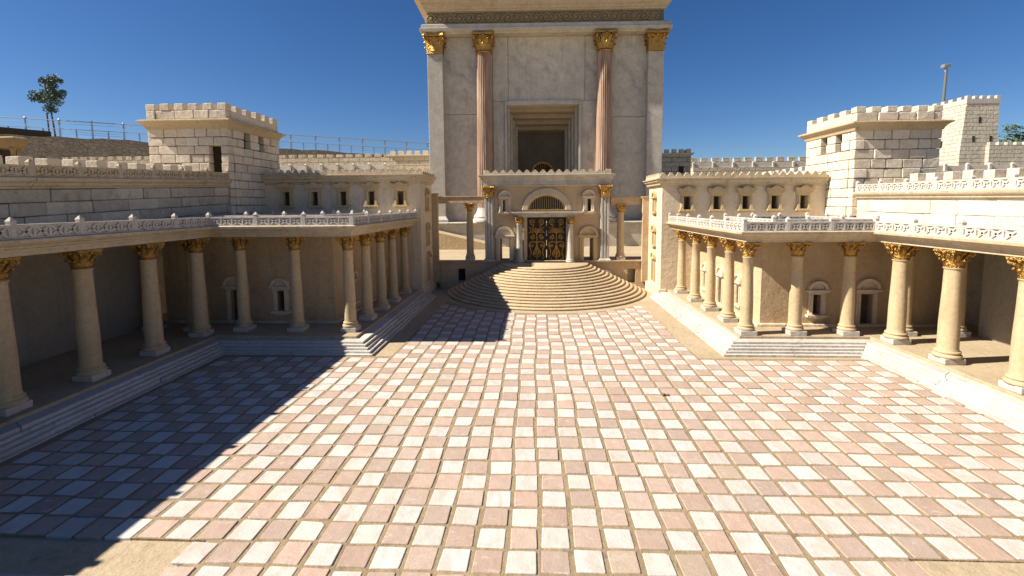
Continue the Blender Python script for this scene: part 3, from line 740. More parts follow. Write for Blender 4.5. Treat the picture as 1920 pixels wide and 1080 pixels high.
    # parapet course and merlons on four sides
    mb = MB(LF); clad(mb, W, zk(19.2), zk(20.12), 1.1, 1.7, .7, .09, (), .04); mb.build('stone_cladding', M['block'], tw2, bevel=.06)
    mb = MB(LS); mb.box(.75, D, -.7, 0, zk(19.2), zk(20.12), .01); mb.build('parapet', M['block'], tw2, bevel=.06)
    mb = MB(LO); mb.box(0, D-.85, -.7, 0, zk(19.2), zk(20.12)); mb.build('parapet', M['block'], tw2, bevel=.06)
    mb = MB(LB); mb.box(.75, W-.75, -.7, 0, zk(19.2), zk(20.12)); mb.build('parapet', M['block'], tw2, bevel=.06)
    mz, mh = zk(20.12)-.005, .66*(1 if sx < 0 else .85)
    merlon_row(tw2, LF, W, mz, .95, .55, mh, .9, 'block', bev=.06)
    merlon_row(tw2, lambda x, d, z: LS(x+1.7, d, z), D-1.7, mz, .98, .75, mh, .8, 'block', bev=.06)
    merlon_row(tw2, lambda x, d, z: LO(x+.8, d, z), D-1.7, mz, .98, .75, mh, .8, 'block', bev=.06)
    merlon_row(tw2, lambda x, d, z: LB(x+1.8, d, z), W-3.6, mz, .98, .75, mh, .8, 'block', bev=.06)

# ================================================================== ROUND STAIR
rs_ = thing('round_staircase', 'semicircular tan stone staircase rising to the dark gilded gate', 'staircase')
NS = 15; H = 3.42
for k in range(NS):
    r = 11.9-(11.9-5.25)*k/(NS-1); z1 = H*(k+1)/NS; z0 = H*k/NS-.12; n = 72
    wob = [random.uniform(-.02, .02) for _ in range(n+1)]
    mb = MB(); hgt = H/NS
    def ringp(rr, z): return [(SC[0]+(rr+wob[i])*cos(pi+pi*i/n)*1.02, SC[1]+(rr+wob[i])*sin(pi+pi*i/n), z+random.uniform(-.006, .006)) for i in range(n+1)]
    ri = (11.9-(11.9-5.25)*(k+1)/(NS-1)-.55) if k < NS-1 else 0.
    if k < NS-1:
        L = [ringp(ri, z0), ringp(r-.09, z0), ringp(r-.09, z1-hgt*.72), ringp(r-.03, z1-hgt*.62), ringp(r, z1-hgt*.48), ringp(r-.01, z1-hgt*.32), ringp(r-.045, z1-hgt*.17), ringp(r-.10, z1-hgt*.06), ringp(r-.17, z1), ringp(ri, z1)]
        vs = [q for l in L for q in l]; m = n+1; fs = []
        for a in range(len(L)):
            b = (a+1) % len(L)
            for i in range(n): fs.append((a*m+i, a*m+i+1, b*m+i+1, b*m+i))
        fs += [tuple(a*m for a in range(len(L))), tuple(a*m+n for a in range(len(L)))[::-1]]
        mb.add(vs, fs); mb.build('step', M['stair'], rs_, smooth=50)
    else:
        mb.loops([ringp(r-.06, z0), ringp(r-.06, z1-hgt*.62), ringp(r, z1-hgt*.4), ringp(r-.02, z1-.03), ringp(r-.07, z1)]); mb.build('landing', M['stair'], rs_, smooth=50)

# ================================================================== UPPER TERRACE + its front wall
mb = MB(); mb.box(-120, 120, 46.6, 165, -.3, 3.40); structure(mb, 'upper_terrace', M['sand'])
fwall = thing('retaining_wall', 'plain tan wall with small dark doorways behind the round staircase', 'wall')
mb = MB()
wall_mesh(mb, (-13.2, 44.85+.95, 0), (1, 0, 0), (0, -1, 0), 27.4, 0, 3.42, .75, [(3.35, 4.25, .95, 2.55), (.5, 1.0, .1, .75), (24.75, 25.75, .75, 2.5)], 1.2)
mb.build('wall', M['plaster'], fwall)
mb = MB(); mb.box(-9.8, -9.0, 46.3, 46.4, .95, 2.55); mb.build('door', M['wood'], fwall)
mb = MB(); mb.box(-13.0, 14.2, 45.6, 46.58, 3.425, 3.6); mb.build('coping', M['plaster'], fwall, bevel=.04)

# ================================================================== GATEHOUSE
gh = thing('gatehouse', 'small marble gatehouse with dark gilded double doors at the head of the round stair', 'gatehouse')
GY = 46.0; gx0, gx1 = -6.35, 9.2; gc = 1.42; gz = 3.45
mb = MB()
ho = [(-1.05-gx0, 3.88-gx0, gz, 9.05), (-4.45-gx0, -3.3-gx0, gz, 6.4), (6.1-gx0, 7.25-gx0, gz, 6.4), (-4.06-gx0, -3.5-gx0, 9.75, 11.3), (6.38-gx0, 6.94-gx0, 9.75, 11.3)]
wall_mesh(mb, (gx0, GY, 0), (1, 0, 0), (0, -1, 0), gx1-gx0, gz-.02, 12.95, 3.6, ho)
mb.build('wall', M['plaster'], gh)
def gate_arch():
    n = 28; L = []; R = []
    for i in range(n+1):
        a = pi*i/n; c, s_ = cos(a), sin(a)
        L.append([(gc+3.1*c, GY-.003, 9.95+2.78*s_), (gc+3.1*c, GY-.14, 9.95+2.78*s_), (gc+3.0*c, GY-.24, 9.95+2.68*s_), (gc+2.45*c, GY-.24, 9.95+1.98*s_), (gc+2.30*c, GY-.16, 9.95+1.83*s_), (gc+2.30*c, GY-.003, 9.95+1.83*s_)])
    mb = MB(); mb.loops(L); return mb.build('arch', M['entab'], gh, bevel=.015, seg=1)
gate_arch()
# lunette: gold rim and bars over a black plate in place of recess shade
lun = None
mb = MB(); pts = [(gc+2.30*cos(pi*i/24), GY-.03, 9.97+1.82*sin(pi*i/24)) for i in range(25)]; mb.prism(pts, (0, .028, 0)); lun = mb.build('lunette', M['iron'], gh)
mb = MB(); mb.tube([(gc+2.2*cos(pi*i/24), GY-.09, 10.0+1.74*sin(pi*i/24)) for i in range(25)], .075, 6); mb.tube([(gc-2.25, GY-.09, 10.0), (gc+2.25, GY-.09, 10.0)], .06, 6); mb.build('rim', M['gold'], lun, smooth=True)
for i in range(-7, 8):
    x = i*.275; zt = 10+1.74*sqrt(max(0, 1-(x/2.2)**2))
    mb = MB(); mb.box(gc+x-.035, gc+x+.035, GY-.11, GY-.04, 10.0, zt); mb.build('bar', M['dullgold'], lun)
# pilasters
for xa, xb in ((-6.42, -5.22), (8.06, 9.3)):
    mb = MB(); c = (xa+xb)/2; hw = (xb-xa)/2-.06
    mb.box(c-hw, c+hw, GY-.28, GY-.003, 3.9, 11.5)
    for i in range(3): mb.box(c-hw+.06+i*(2*hw/3), c-hw-.06+(i+1)*(2*hw/3), GY-.44, GY-.28, 3.95, 11.45)
    po = mb.build('pilaster', M['marble_w'], gh, bevel=.03)
    mb = MB(); mb.rects([(c-hw-.22, c+hw+.22, GY-.66, GY-.004, 3.46), (c-hw-.22, c+hw+.22, GY-.66, GY-.004, 3.66), (c-hw-.1, c+hw+.1, GY-.54, GY-.004, 3.76), (c-hw-.04, c+hw+.04, GY-.48, GY-.004, 3.9)]); mb.build('pilaster_base', M['marble_w'], po, bevel=.02)
    cm = capital_mb(.3, .80, 11.5, 12.92, .55); cm.v = [(x+c, y+GY-.28, z) for x, y, z in cm.v]; cm.build('capital', M['gold'], po, smooth=50)
# entablature and stepped battlement
mb = MB()
R = lambda o, z: (gx0-o-.05, gx1+o+.05, GY-o-.28, GY+3.6+o*.3, z)
mb.rects([R(.05, 12.93), R(.15, 12.96), R(.2, 13.08), R(.12, 13.1), R(.14, 13.35), R(.16, 13.62), R(.34, 13.78), R(.4, 14.0), R(.62, 14.12), R(.66, 14.30), R(.3, 14.34)])
mb.build('cornice', M['marble_w'], gh, bevel=.02)
mb = MB(); scallop_battlement(mb, local((gx0-.1, GY-.5, 0), (1, 0, 0), (0, -1, 0)), gx1-gx0+.3, 14.33, 1.0, .36); scallop_battlement(mb, local((gx0-.1, GY-.25, 0), (0, 1, 0), (-1, 0, 0)), 3.6, 14.33, 1.0, .36); scallop_battlement(mb, local((gx1+.2, GY-.25, 0), (0, 1, 0), (1, 0, 0)), 3.6, 14.33, 1.0, .36)
mb.build('battlement', M['entab'], gh)
# gate: lintel, small columns, leaves
mb = MB(); mb.rects([(-2.2, 5.05, GY-.75, GY-.003, 9.06), (-2.2, 5.05, GY-.75, GY-.003, 9.3), (-2.5, 5.35, GY-.95, GY-.003, 9.42), (-2.85, 5.7, GY-1.15, GY-.003, 9.55), (-2.95, 5.8, GY-1.2, GY-.003, 9.58), (-2.95, 5.8, GY-1.2, GY-.003, 9.74)])
mb.build('lintel', M['marble_w'], gh, bevel=.02)
mb = MB()
for xa, xb in ((-1.45, -1.05), (3.88, 4.28)): mb.box(xa, xb, GY-.22, GY-.003, gz, 9.05)
mb.build('door_frame', M['entab'], gh, bevel=.02)
for x in (-1.98, 4.4):
    mb = MB(); mb.lathe(x, GY-.55, [(.42, 3.85), (.40, 4.1), (.37, 6), (.32, 8.05), (.37, 8.1), (.37, 8.2), (.3, 8.25)], 20); co = mb.build('column', M['marble_w'], gh, smooth=50)
    mb = MB(); mb.lathe(x, GY-.55, [(.58, 3.43), (.6, 3.52), (.58, 3.6), (.47, 3.64), (.52, 3.72), (.5, 3.8), (.4, 3.86)], 20); mb.build('column_base', M['marble_w'], co, smooth=60)
    cm = capital_mb(.33, .48, 8.22, 9.04); cm.v = [(a+x, b+GY-.55, z) for a, b, z in cm.v]; cm.build('capital', M['gold'], co, smooth=50)
def ornament():
    mb = MB(); S = []
    for s_ in (-1, 1):
        S.append([(s_*x, z) for x, z in spiral((.52, 4.95), .40, 1.6, -pi/2-.4, 1, 26)])
        S.append([(s_*.42, 4.55), (s_*.50, 4.35), (s_*.36, 4.15), (s_*.85, 4.12), (s_*.95, 4.3)])
        for t in range(4):
            a = .25+t*.36; S.append([(s_*.04, 3.55), (s_*(.28*sin(a)+.05), 3.55+.42*cos(a)), (s_*(.95*sin(a)), 3.45+.75*cos(a)), (s_*(1.02*sin(a)+.02), 3.3+.72*cos(a))])
        S.append([(s_*x, z) for x, z in spiral((.62, 3.0), .34, 1.4, pi/2, 1, 22)])
        S.append([(s_*.03, 2.25), (s_*.3, 2.42), (s_*.62, 2.44), (s_*.92, 2.25), (s_*.98, 1.85), (s_*.80, 1.5), (s_*.72, 1.1), (s_*.80, .7), (s_*.92, .42), (s_*.8, .22), (s_*.55, .22)])
        S.append([(s_*x, z) for x, z in spiral((.62, 1.98), .24, 1.2, 0, -1, 16)])
        S.append([(s_*.02, 2.0), (s_*.16, 1.5), (s_*.42, 1.1), (s_*.46, .75), (s_*.28, .5), (s_*.08, .42), (s_*.02, .6)])
        S.append([(s_*.30, 1.35), (s_*.2, 1.0), (s_*.24, .7)])
    S.append([(0, .25), (0, 1.2), (0, 2.4), (0, 3.6), (0, 4.1)])
    for q in S:
        n = len(q); mb.tube([(x, 0, z) for x, z in q], [.085*(1.15-.55*i/(n-1)) if n < 14 else .05+.045*i/(n-1) for i in range(n)], 6)
    for x, z in ((0, 2.3), (0, 3.5), (-.62, 3.0), (.62, 3.0), (0, .3)): mb.ball((x, 0, z), .13, 6)
    return mb
for s_ in (-1, 1):
    c = gc+s_*1.235
    mb = MB(); mb.box(c-1.19, c+1.19, GY+.25, GY+.42, gz+.02, 9.04)
    for xa, xb, za, zb in ((c-1.19, c-1.08, gz+.02, 9.04), (c+1.08, c+1.19, gz+.02, 9.04), (c-1.08, c+1.08, gz+.02, gz+.16), (c-1.08, c+1.08, 8.92, 9.04)): mb.box(xa, xb, GY+.19, GY+.25, za, zb)
    dl_ = mb.build('door_leaf', M['iron'], gh)
    om = ornament(); om.v = [(x*1.0+c, y+GY+.22, z*1.0+gz+.08) for x, y, z in om.v]; om.build('scroll_ornament', M['gold'], dl_, smooth=True)
mb = MB()
for z in (gz+1.7, gz+2.95, gz+4.2): mb.box(gc-.05, gc+.05, GY+.28, GY+.36, z-.25, z+.25)
mb.build('latch', M['iron'], gh)
# side doors and windows
for x, s_ in ((-3.87, -1), (6.68, 1)):
    opening_surround(gh, 'door', (x, GY, gz), (1, 0, 0), (0, -1, 0), 1.15, 2.95, 'arch', M['ochre'] if s_ > 0 else M['plaster_pale'], .52)
    xx = -3.78 if s_ < 0 else 6.66
    o = opening_surround(gh, 'window', (xx, GY, 9.75), (1, 0, 0), (0, -1, 0), .56, 1.55, 'arch', M['plaster_pale'], .42)
    for t in (-1, 1):
        mb = MB(); mb.lathe(xx+t*.62, GY-.36, [(.16, 9.76), (.15, 9.86), (.07, 10.1), (.06, 10.5)], 10); mb.build('finial', M['marble_w'], o, smooth=True)

# ---- pillar screens beside the gate
for s_, xa, xb, cx, lab in ((-1, -13.0, -6.5, -8.35, 'shaded'), (1, 9.4, 14.0, 10.72, 'sunlit')):
    sc_ = thing('pillar_screen', f'single stone pillar under a plain beam between the gatehouse and the {"half shaded" if s_ < 0 else "sunlit tan"} corner building', 'pillar')
    mb = MB(); zt, zb = (11.75, 10.85) if s_ < 0 else (11.45, 10.55)
    mb.box(xa, xb, 46.05, 46.75, zb, zt, .03); mb.box(xa, xb, 45.97, 46.83, zt-.22, zt+.02, .02); mb.build('beam', M['plaster'], sc_, bevel=.04)
    make_column(sc_, (cx, 46.4, 3.6), zb-3.59, .46, .40, .60, .95, 1.15)

# ================================================================== TEMPLE
tp = thing('temple', 'towering pale marble temple front with rose columns, gold capitals and stepped portal', 'temple', (1.75, 70, 0))
tp.rotation_euler = (0, 0, radians(1.6))
HW = 19.9
mb = MB(); mb.box(-HW-1.6, HW+1.6, -2.6, 40, 3.3, 7.4); mb.rects([(-HW-1.9, HW+1.9, -2.9, 40, 7.4), (-HW-1.9, HW+1.9, -2.9, 40, 7.62), (-HW-1.7, HW+1.7, -2.7, 40, 7.7)]); mb.build('podium', M['marble'], tp, bevel=.06)
# front wall built of large slabs with fine joints
px0, px1, pzt = -6.95, 6.25, 28.5
mb = MB()
def slab(a, b, c, d): mb.box(a+.03, b-.03, -.0+random.uniform(-.03, .03), 2.5, c+.03, d-.03)
xs_ = [-HW, -15.9, -12.2, px0]; 
for z0, z1 in ((7.7, 26.3), (26.3, 39.2)):
    slab(-HW, -9.0, z0, z1); slab(9.0, HW, z0+(.0 if z0 < 20 else -.7), z1) if z0 > 20 else slab(9.0, HW, z0, z1-.7)
slab(-9.0, px0, 7.7, 28.5); slab(px1, 9.0, 7.7, 28.5); slab(-9.0, -6.3, 28.5, 39.2); slab(-6.3, 6.9, 28.5, 39.2); slab(6.9, 9.0, 28.5, 39.2)
wall = mb.build('wall', M['marble'], tp, bevel=.03)
mb = MB(); mb.box(-HW+.1, HW-.1, 2.4, 3.2, 28.6, 39.2); mb.box(-HW+.1, px0-.1, 2.4, 3.2, 7.7, 28.6); mb.box(px1+.1, HW-.1, 2.4, 3.2, 7.7, 28.6); mb.box(-HW+.1, HW-.1, 13, 38, 7.7, 39.2)
mb.box(-HW+.1, px0-.4, 3.2, 13, 7.7, 39.2); mb.box(px1+.4, HW-.1, 3.2, 13, 7.7, 39.2); mb.box(px0-.4, px1+.4, 3.2, 13, 28.7, 39.2)
mb.build('hall', M['marble'], tp)
# stepped portal
NSt = 5; ix0, ix1, izt = -4.75, 4.35, 24.9
for k in range(NSt):
    f0 = k/NSt; f1 = (k+1)/NSt
    a0, a1 = px0+(ix0-px0)*f0, px0+(ix0-px0)*f1; b0, b1 = px1+(ix1-px1)*f0, px1+(ix1-px1)*f1; t0, t1 = pzt+(izt-pzt)*f0, pzt+(izt-pzt)*f1
    yf = -.35 if k == 0 else k*2.2; yb = 12.4
    for ja, jb in ((a0, a1-.02), (b1+.02, b0)):
        mb = MB(); mb.box(ja, jb, yf, yb, 7.7, t0); mb.build('jamb', M['marble_w'], tp, bevel=.05)
    mb = MB(); mb.box(a1-.017, b1+.017, yf+.004, yb-.01, t1, t0-.004); mb.build('lintel', M['marble_w' if k == 0 else 'lintelbrown'], tp, bevel=.05)
mb = MB(); mb.box(ix0-.3, ix1+.3, 12.0, 12.4, 7.7, izt+.3); dr = mb.build('door', M['doorgrey'], tp)
mb = MB(); n = 24; dcx = .15
ring = []
for i in range(n+1):
    a = pi*i/n; c, s_ = cos(a), sin(a); ring.append([(dcx+2.4*c, 11.99, 16.75+2.4*s_), (dcx+2.4*c, 11.6, 16.75+2.4*s_), (dcx+2.0*c, 11.6, 16.75+2.0*s_), (dcx+2.0*c, 11.99, 16.75+2.0*s_)])
mb.loops(ring)
for i in range(1, 12):
    a = pi*i/12; mb.tube([(dcx+.45*cos(a), 11.8, 16.75+.45*sin(a)), (dcx+2.05*cos(a), 11.8, 16.75+2.05*sin(a))], .06, 5)
mb.box(dcx-2.4, dcx+2.4, 11.6, 11.99, 16.35, 16.75); mb.build('arched_grille', M['gold'], dr)
mb = MB(); mb.prism([(dcx+2.01*cos(pi*i/20), 11.94, 16.75+2.01*sin(pi*i/20)) for i in range(21)], (0, .05, 0)); mb.box(dcx-2.0, dcx+2.0, 11.8, 11.99, 7.7, 16.35); mb.build('door_panel', M['iron'], dr)
# corner pilasters and rose columns
for c in (-HW+1.25, HW-1.25):
    mb = MB(); mb.box(c-1.3, c+1.3, -1.3, .3, 8.6, 36.15); po = mb.build('pilaster', M['marble_w'], tp, bevel=.06)
    mb = MB(); mb.rects([(c-1.8, c+1.8, -1.85, .2, 7.7), (c-1.8, c+1.8, -1.85, .2, 8.1), (c-1.45, c+1.45, -1.5, .2, 8.5), (c-1.35, c+1.35, -1.35, .2, 8.7)]); mb.build('pilaster_base', M['marble_w'], po, bevel=.05)
    cm = capital_mb(.9, 1.8, 36.15, 39.2, 1.36); cm.v = [(x+c, y-.6, z) for x, y, z in cm.v]; cm.build('capital', M['gold'], po, smooth=50)
for c in (-10.35, 10.05):
    n = 72; L = []
    zs = [10.1+(36.1-10.1)*i/24 for i in range(25)]
    for z in zs:
        tt = (z-10.1)/26; r = 1.42-(.22*tt**1.3)
        L.append([(c+(r-.10*(1 if k % 3 == 0 else 0))*cos(2*pi*k/n), -1.15+(r-.10*(1 if k % 3 == 0 else 0))*sin(2*pi*k/n), z) for k in range(n)])
    mb = MB(); mb.loops(L); co = mb.build('column', M['rose'], tp, smooth=50)
    mb = MB(); mb.lathe(c, -1.15, [(2.35, 7.7), (2.4, 7.95), (2.3, 8.2), (2.05, 8.35), (2.15, 8.6), (2.0, 8.85), (1.7, 9.3), (1.5, 9.8), (1.44, 10.15)], 32); mb.build('column_base', M['marble_w'], co, smooth=50)
    cm = capital_mb(1.2, 1.75, 36.05, 39.2); cm.v = [(x+c, y-1.15, z) for x, y, z in cm.v]; cm.build('capital', M['gold'], co, smooth=50)
R = lambda o, z: (-HW-o, HW+o, -1.5-o, 38+o, z)
mb = MB(); mb.rects([R(.1, 39.2), R(.35, 39.22), R(.5, 39.35), R(1.0, 39.5), R(1.05, 39.95), R(.8, 40.05), R(.78, 40.6), R(.5, 40.75), R(.0, 40.8)]); mb.build('architrave', M['marble_w'], tp, bevel=.03)
mb = MB(); mb.rects([R(-.15, 40.78), R(-.15, 42.9)]); fr = mb.build('frieze', M['frieze'], tp)
mb = MB()
per = 1.62; nfr = int(2*HW/per)
for i in range(nfr):
    x = -HW+.6+per*(i+.1); up_ = 1 if i % 2 else -1; yy = -1.38
    sp_ = spiral((x, 41.84), .72, 1.25, -up_*pi/2, up_, 22, .15); mb.tube([(a, yy, z) for a, z in sp_], .11, 5)
    mb.ball((x, yy-.02, 41.84), .24, 6)
    q = [(x-per*.5+per*t, yy, 41.84-up_*.70*cos(pi*(t-.5))) for t in [j/8 for j in range(9)]]; mb.tube(q, .09, 5)
    for d in (-1, 1): mb.ball((x+d*per*.5, yy, 41.84+d*.55), .17, 6, (1.4, 1, .8))
for z in (40.92, 42.78): mb.box(-HW+.05, HW-.05, -1.53, -1.34, z-.08, z+.08)
mb.build('scroll_ornament', M['friezegold'], fr, smooth=50)
mb = MB(); mb.rects([R(-.1, 42.88), R(.1, 42.9), R(.12, 43.15), R(.35, 43.2), R(.4, 43.55), R(.75, 43.65), R(.8, 44.2), R(1.15, 44.3), R(1.2, 44.8), R(1.6, 44.9), R(1.7, 45.5), R(2.3, 45.7), R(2.5, 46.3), R(2.8, 46.4), R(2.8, 46.9), R(.4, 47.2), R(.4, 49.5)]); mb.build('cornice', M['entab'], tp, bevel=.03)
rp = tag(MB().prism([(-17.5, 62.6, 3.38), (-6.5, 62.6, 3.38), (-6.5, 62.6, 4.05), (-17.5, 62.6, 6.6)], (0, 4., 0)).build('stone_ramp', M['stair'], None, bevel=.04), 'sloping tan stone ramp glimpsed past the pillar beside the gatehouse', 'ramp', None, 'thing')

# ================================================================== BACKGROUND WALLS
def far_wall(label, x0, x1, y, z0, z1, mat, mw, gap, mh, th=1.5):
    t_ = thing('battlement_wall', label, 'wall')
    mb = MB(); mb.box(x0, x1, y, y+th, z0, z1); mb.build('wall', M[mat], t_, bevel=.04)
    merlon_row(t_, local((x0, y, 0), (1, 0, 0), (0, -1, 0)), x1-x0, z1-.01, mw, gap, mh, .9, mat)
    return t_
far_wall('pale toothed wall between the doorway tower and the low block tower', -58, -30.2, 85, 3.4, 20.7, 'brick_tan', 1.35, .75, .75)
far_wall('pale toothed wall glimpsed beyond the outer side of the doorway tower', -102, -66, 85, 3.4, 20.9, 'brick_tan', 1.35, .75, .75)
far_wall('pale toothed wall between the dark low tower and the doorless tower', 46.0, 92, 130, 3.4, 22.7, 'brick_tan', 1.95, 1.3, 1.25)
lt = thing('low_tower', 'low tan block tower touching the shaded edge of the temple', 'tower')
mb = MB(); mb.box(-29.9, -17, 84.2, 92, 3.4, 20.7); mb.build('wall', M['brick_tan'], lt, bevel=.05)
mb = MB(); mb.rects([(-30.0, -16.9, 84.1, 92.1, 20.7), (-30.2, -16.7, 83.9, 92.3, 20.85), (-30.2, -16.7, 83.9, 92.3, 21.05), (-29.95, -16.9, 84.15, 92, 21.1)]); mb.build('cornice', M['stair'], lt, bevel=.03)
merlon_row(lt, local((-29.9, 84.2, 0), (1, 0, 0), (0, -1, 0)), 12.9, 21.09, 1.0, .7, .8, .7, 'block')
dt = thing('low_tower', 'dark shaded block tower with toothed top beside the sunlit edge of the temple', 'tower')
mb = MB(); mb.box(27.5, 34.9, 95, 103, 3.4, 21.6); mb.build('wall', M['brick_rough'], dt, bevel=.05)
mb = MB(); mb.box(32.2, 33.3, 94.9, 94.99, 17.4, 18.9); mb.build('window', M['dark'], dt)
mb = MB(); mb.rects([(27.4, 35.0, 94.9, 103.1, 21.3), (27.0, 35.5, 94.5, 103.5, 21.65), (27.0, 35.5, 94.5, 103.5, 21.85), (27.5, 34.9, 95, 103, 21.9)]); mb.build('cornice', M['block'], dt, bevel=.03)
merlon_row(dt, local((27.5, 95, 0), (1, 0, 0), (0, -1, 0)), 7.4, 21.89, .95, .55, .85, .7, 'block')
merlon_row(dt, local((34.9, 96.6, 0), (0, 1, 0), (1, 0, 0)), 6, 21.89, .95, .55, .85, .7, 'block')
# white panel fences in front of those walls
def panel_fence(label, a, b, z, h, n):
    t_ = thing('panel_fence', label, 'fence'); A, B = Vector(a), Vector(b); d = (B-A)/n; an = atan2(d.y, d.x)
    for i in range(n):
        mb = MB(); L = d.length; q = A+d*i
        pr = [(.25, 0), (L-.05, 0), (L-.05, h*.84), (L*.8, h*.9), (L*.5, h*.8), (L*.25, h*.9), (.25, h*.84)]
        mb.prism([(q.x+x*cos(an), q.y+x*sin(an), z+zz) for x, zz in pr], (-sin(an)*.25, cos(an)*.25, 0)); mb.build('panel', M['rail'], t_, bevel=.03)
    for i in range(n+1):
        q = A+d*i; mb = MB(); mb.rects([(q.x-.25, q.x+.25, q.y-.35, q.y+.15, 3.4), (q.x-.25, q.x+.25, q.y-.35, q.y+.15, z+h*.98), (q.x-.31, q.x+.31, q.y-.41, q.y+.21, z+h), (q.x-.1, q.x+.1, q.y-.2, q.y, z+h*1.25)]); mb.build('post', M['rail'], t_)
panel_fence('white scalloped panel fence before the toothed wall beside the doorway tower', (-57, 82.5), (-30.5, 82.5), 18.1, 1.0, 8)
mb = MB(); mb.box(-58, -30.3, 82.2, 84.9, 3.4, 18.1); tag(mb.build('fence_terrace', M['brick_tan'], None, bevel=.05), 'tan stone ledge carrying the white panel fence beside the doorway tower', 'ledge', None, 'thing')
panel_fence('white panel fence at the foot of the toothed wall beside the dark low tower', (46.2, 128), (86, 128), 20.9, 1.35, 7)
mb = MB(); mb.box(46, 90, 127.4, 129.9, 3.4, 20.9); tag(mb.build('fence_terrace', M['brick_tan'], None, bevel=.05), 'stone ledge carrying the white panel fence beside the dark low tower', 'ledge', None, 'thing')
sw = thing('low_wall', 'low white plastered wall with small pale teeth leading to the doorless tower', 'wall')
mb = MB(); mb.box(36.5, 36.9, 44.2, 74, 3.4, 14.9); mb.build('wall', M['white'], sw, bevel=.04)
for i in range(14):
    mb = MB(); y = 45+i*2.1; mb.box(36.45, 36.95, y, y+1.0, 14.89, 15.5, .02); mb.build('merlon', M['white'], sw, bevel=.04)
# far tower and its wall, sunlit side
ft = thing('far_tower', 'tall rough stone tower with small windows, standing far off behind the doorless tower', 'tower')
mb = MB(); fx0, fx1, fy0, fy1 = 114.5, 122.8, 120., 165.
mb.rects([(fx0-1.6, fx1+.2, fy0-.6, fy1, 0), (fx0-1.2, fx1, fy0-.4, fy1, 24), (fx0, fx1, fy0, fy1, 36.2)]); mb.build('wall', M['brick_rough'], ft)
mb = MB(); mb.rects([(fx0-.02, fx1+.02, fy0-.02, fy1, 36.2), (fx0-.12, fx1+.12, fy0-.12, fy1, 36.3), (fx0-.12, fx1+.12, fy0-.12, fy1, 37.6)]); mb.build('parapet', M['white'], ft, bevel=.05)
merlon_row(ft, local((fx0-.1, fy0-.1, 0), (1, 0, 0), (0, -1, 0)), fx1-fx0+.2, 37.59, .95, .75, .8, .8, 'white')
merlon_row(ft, local((fx0-.1, fy0+1.7, 0), (0, 1, 0), (-1, 0, 0)), 43, 37.59, 1.3, 1.3, .8, .8, 'white')
for x, z in ((118.0, 31.3), (116.6, 26.3), (121., 26.3)):
    mb = MB(); yy = fy0-.4*max(0, (36.2-z)/12.2)-.06; mb.box(x-.3, x+.3, yy, yy+.5, z, z+1.5); mb.build('window', M['dark'], ft)
for y, z in ((128, 30.6), (126, 25.6)):
    mb = MB(); mb.box(fx0-1.35, fx0-.3, y-.5, y+.5, z, z+1.6); mb.build('window', M['dark'], ft)
far_wall('pale toothed wall running out of the picture beside the far tower', 119.8, 150, 118.5, 0, 25.3, 'brick_rough', 1.3, 1.0, .75)
panel_fence('white panel fence along the foot of the far tower', (72, 90), (112, 90), 16.9, 1.3, 9)
mb = MB(); mb.box(70, 115, 89.6, 92.5, 0, 16.9); tag(mb.build('fence_terrace', M['brick_tan'], None, bevel=.05), 'tan stone ledge carrying the white panel fence by the far tower', 'ledge', None, 'thing')

# small distant building at the shaded edge of the picture
db = thing('distant_building', 'small tan porch with dark openings behind the shaded toothed parapet', 'building')
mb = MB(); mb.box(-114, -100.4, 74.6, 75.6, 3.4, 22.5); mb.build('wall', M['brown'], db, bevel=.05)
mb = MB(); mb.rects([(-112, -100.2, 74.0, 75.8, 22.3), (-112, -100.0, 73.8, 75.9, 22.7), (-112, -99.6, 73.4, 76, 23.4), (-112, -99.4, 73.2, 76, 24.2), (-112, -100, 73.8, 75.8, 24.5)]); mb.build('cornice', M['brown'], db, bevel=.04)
for x in (-100.7, -104.0, -107.3):
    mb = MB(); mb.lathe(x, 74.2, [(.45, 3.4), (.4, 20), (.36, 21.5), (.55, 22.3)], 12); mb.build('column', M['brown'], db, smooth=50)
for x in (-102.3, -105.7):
    mb = MB(); mb.box(x-1.2, x+1.2, 74.4, 74.59, 10, 22.); mb.build('door', M['dark'], db)  # flat dark sheets painted as the shade between the porch columns

# ================================================================== HILLSIDE: rubble wall, railing, trees, lamp
def lerp(a, b, t): return a+(b-a)*t
WA, WB = Vector((-500., 338., 76.5)), Vector((60., 574., 61.))
wl_ = thing('rubble_wall', 'long dark rubble stone retaining wall below the steel railing', 'wall')
mb = MB(); d = (WB-WA); nn = Vector((-d.y, d.x, 0)).normalized()*6; N_ = 60; L = []
for i in range(N_+1):
    q = WA+d*(i/N_); j = random.uniform(-.8, .8); L.append([(q.x, q.y, -5), (q.x, q.y, q.z-2.5+j), (q.x+nn.x, q.y+nn.y, q.z-2.5+j), (q.x+nn.x, q.y+nn.y, -5)])
mb.loops(L); mb.build('wall', M['rubble'], wl_)
mb = MB(); e = [(WA.x, WA.y), (WB.x, WB.y), (WB.x+300, WB.y+1500), (-2500, 2500), (-2500, 300), (-900, 250)]
zz = lambda x, y: lerp(WA.z, WB.z, (x-WA.x)/(WB.x-WA.x))-4.5 if x > -900 else 70
mb.add([(x+nn.x*.6, y+nn.y*.6, (WA.z-4.5 if k in (0, 3, 4, 5) else WB.z-4.5)) for k, (x, y) in enumerate(e)], [tuple(range(len(e)))]); structure(mb, 'hillside', M['ground'])
rl = thing('railing', 'thin grey steel railing with wires along the top of the rubble wall', 'railing')
npst = 26
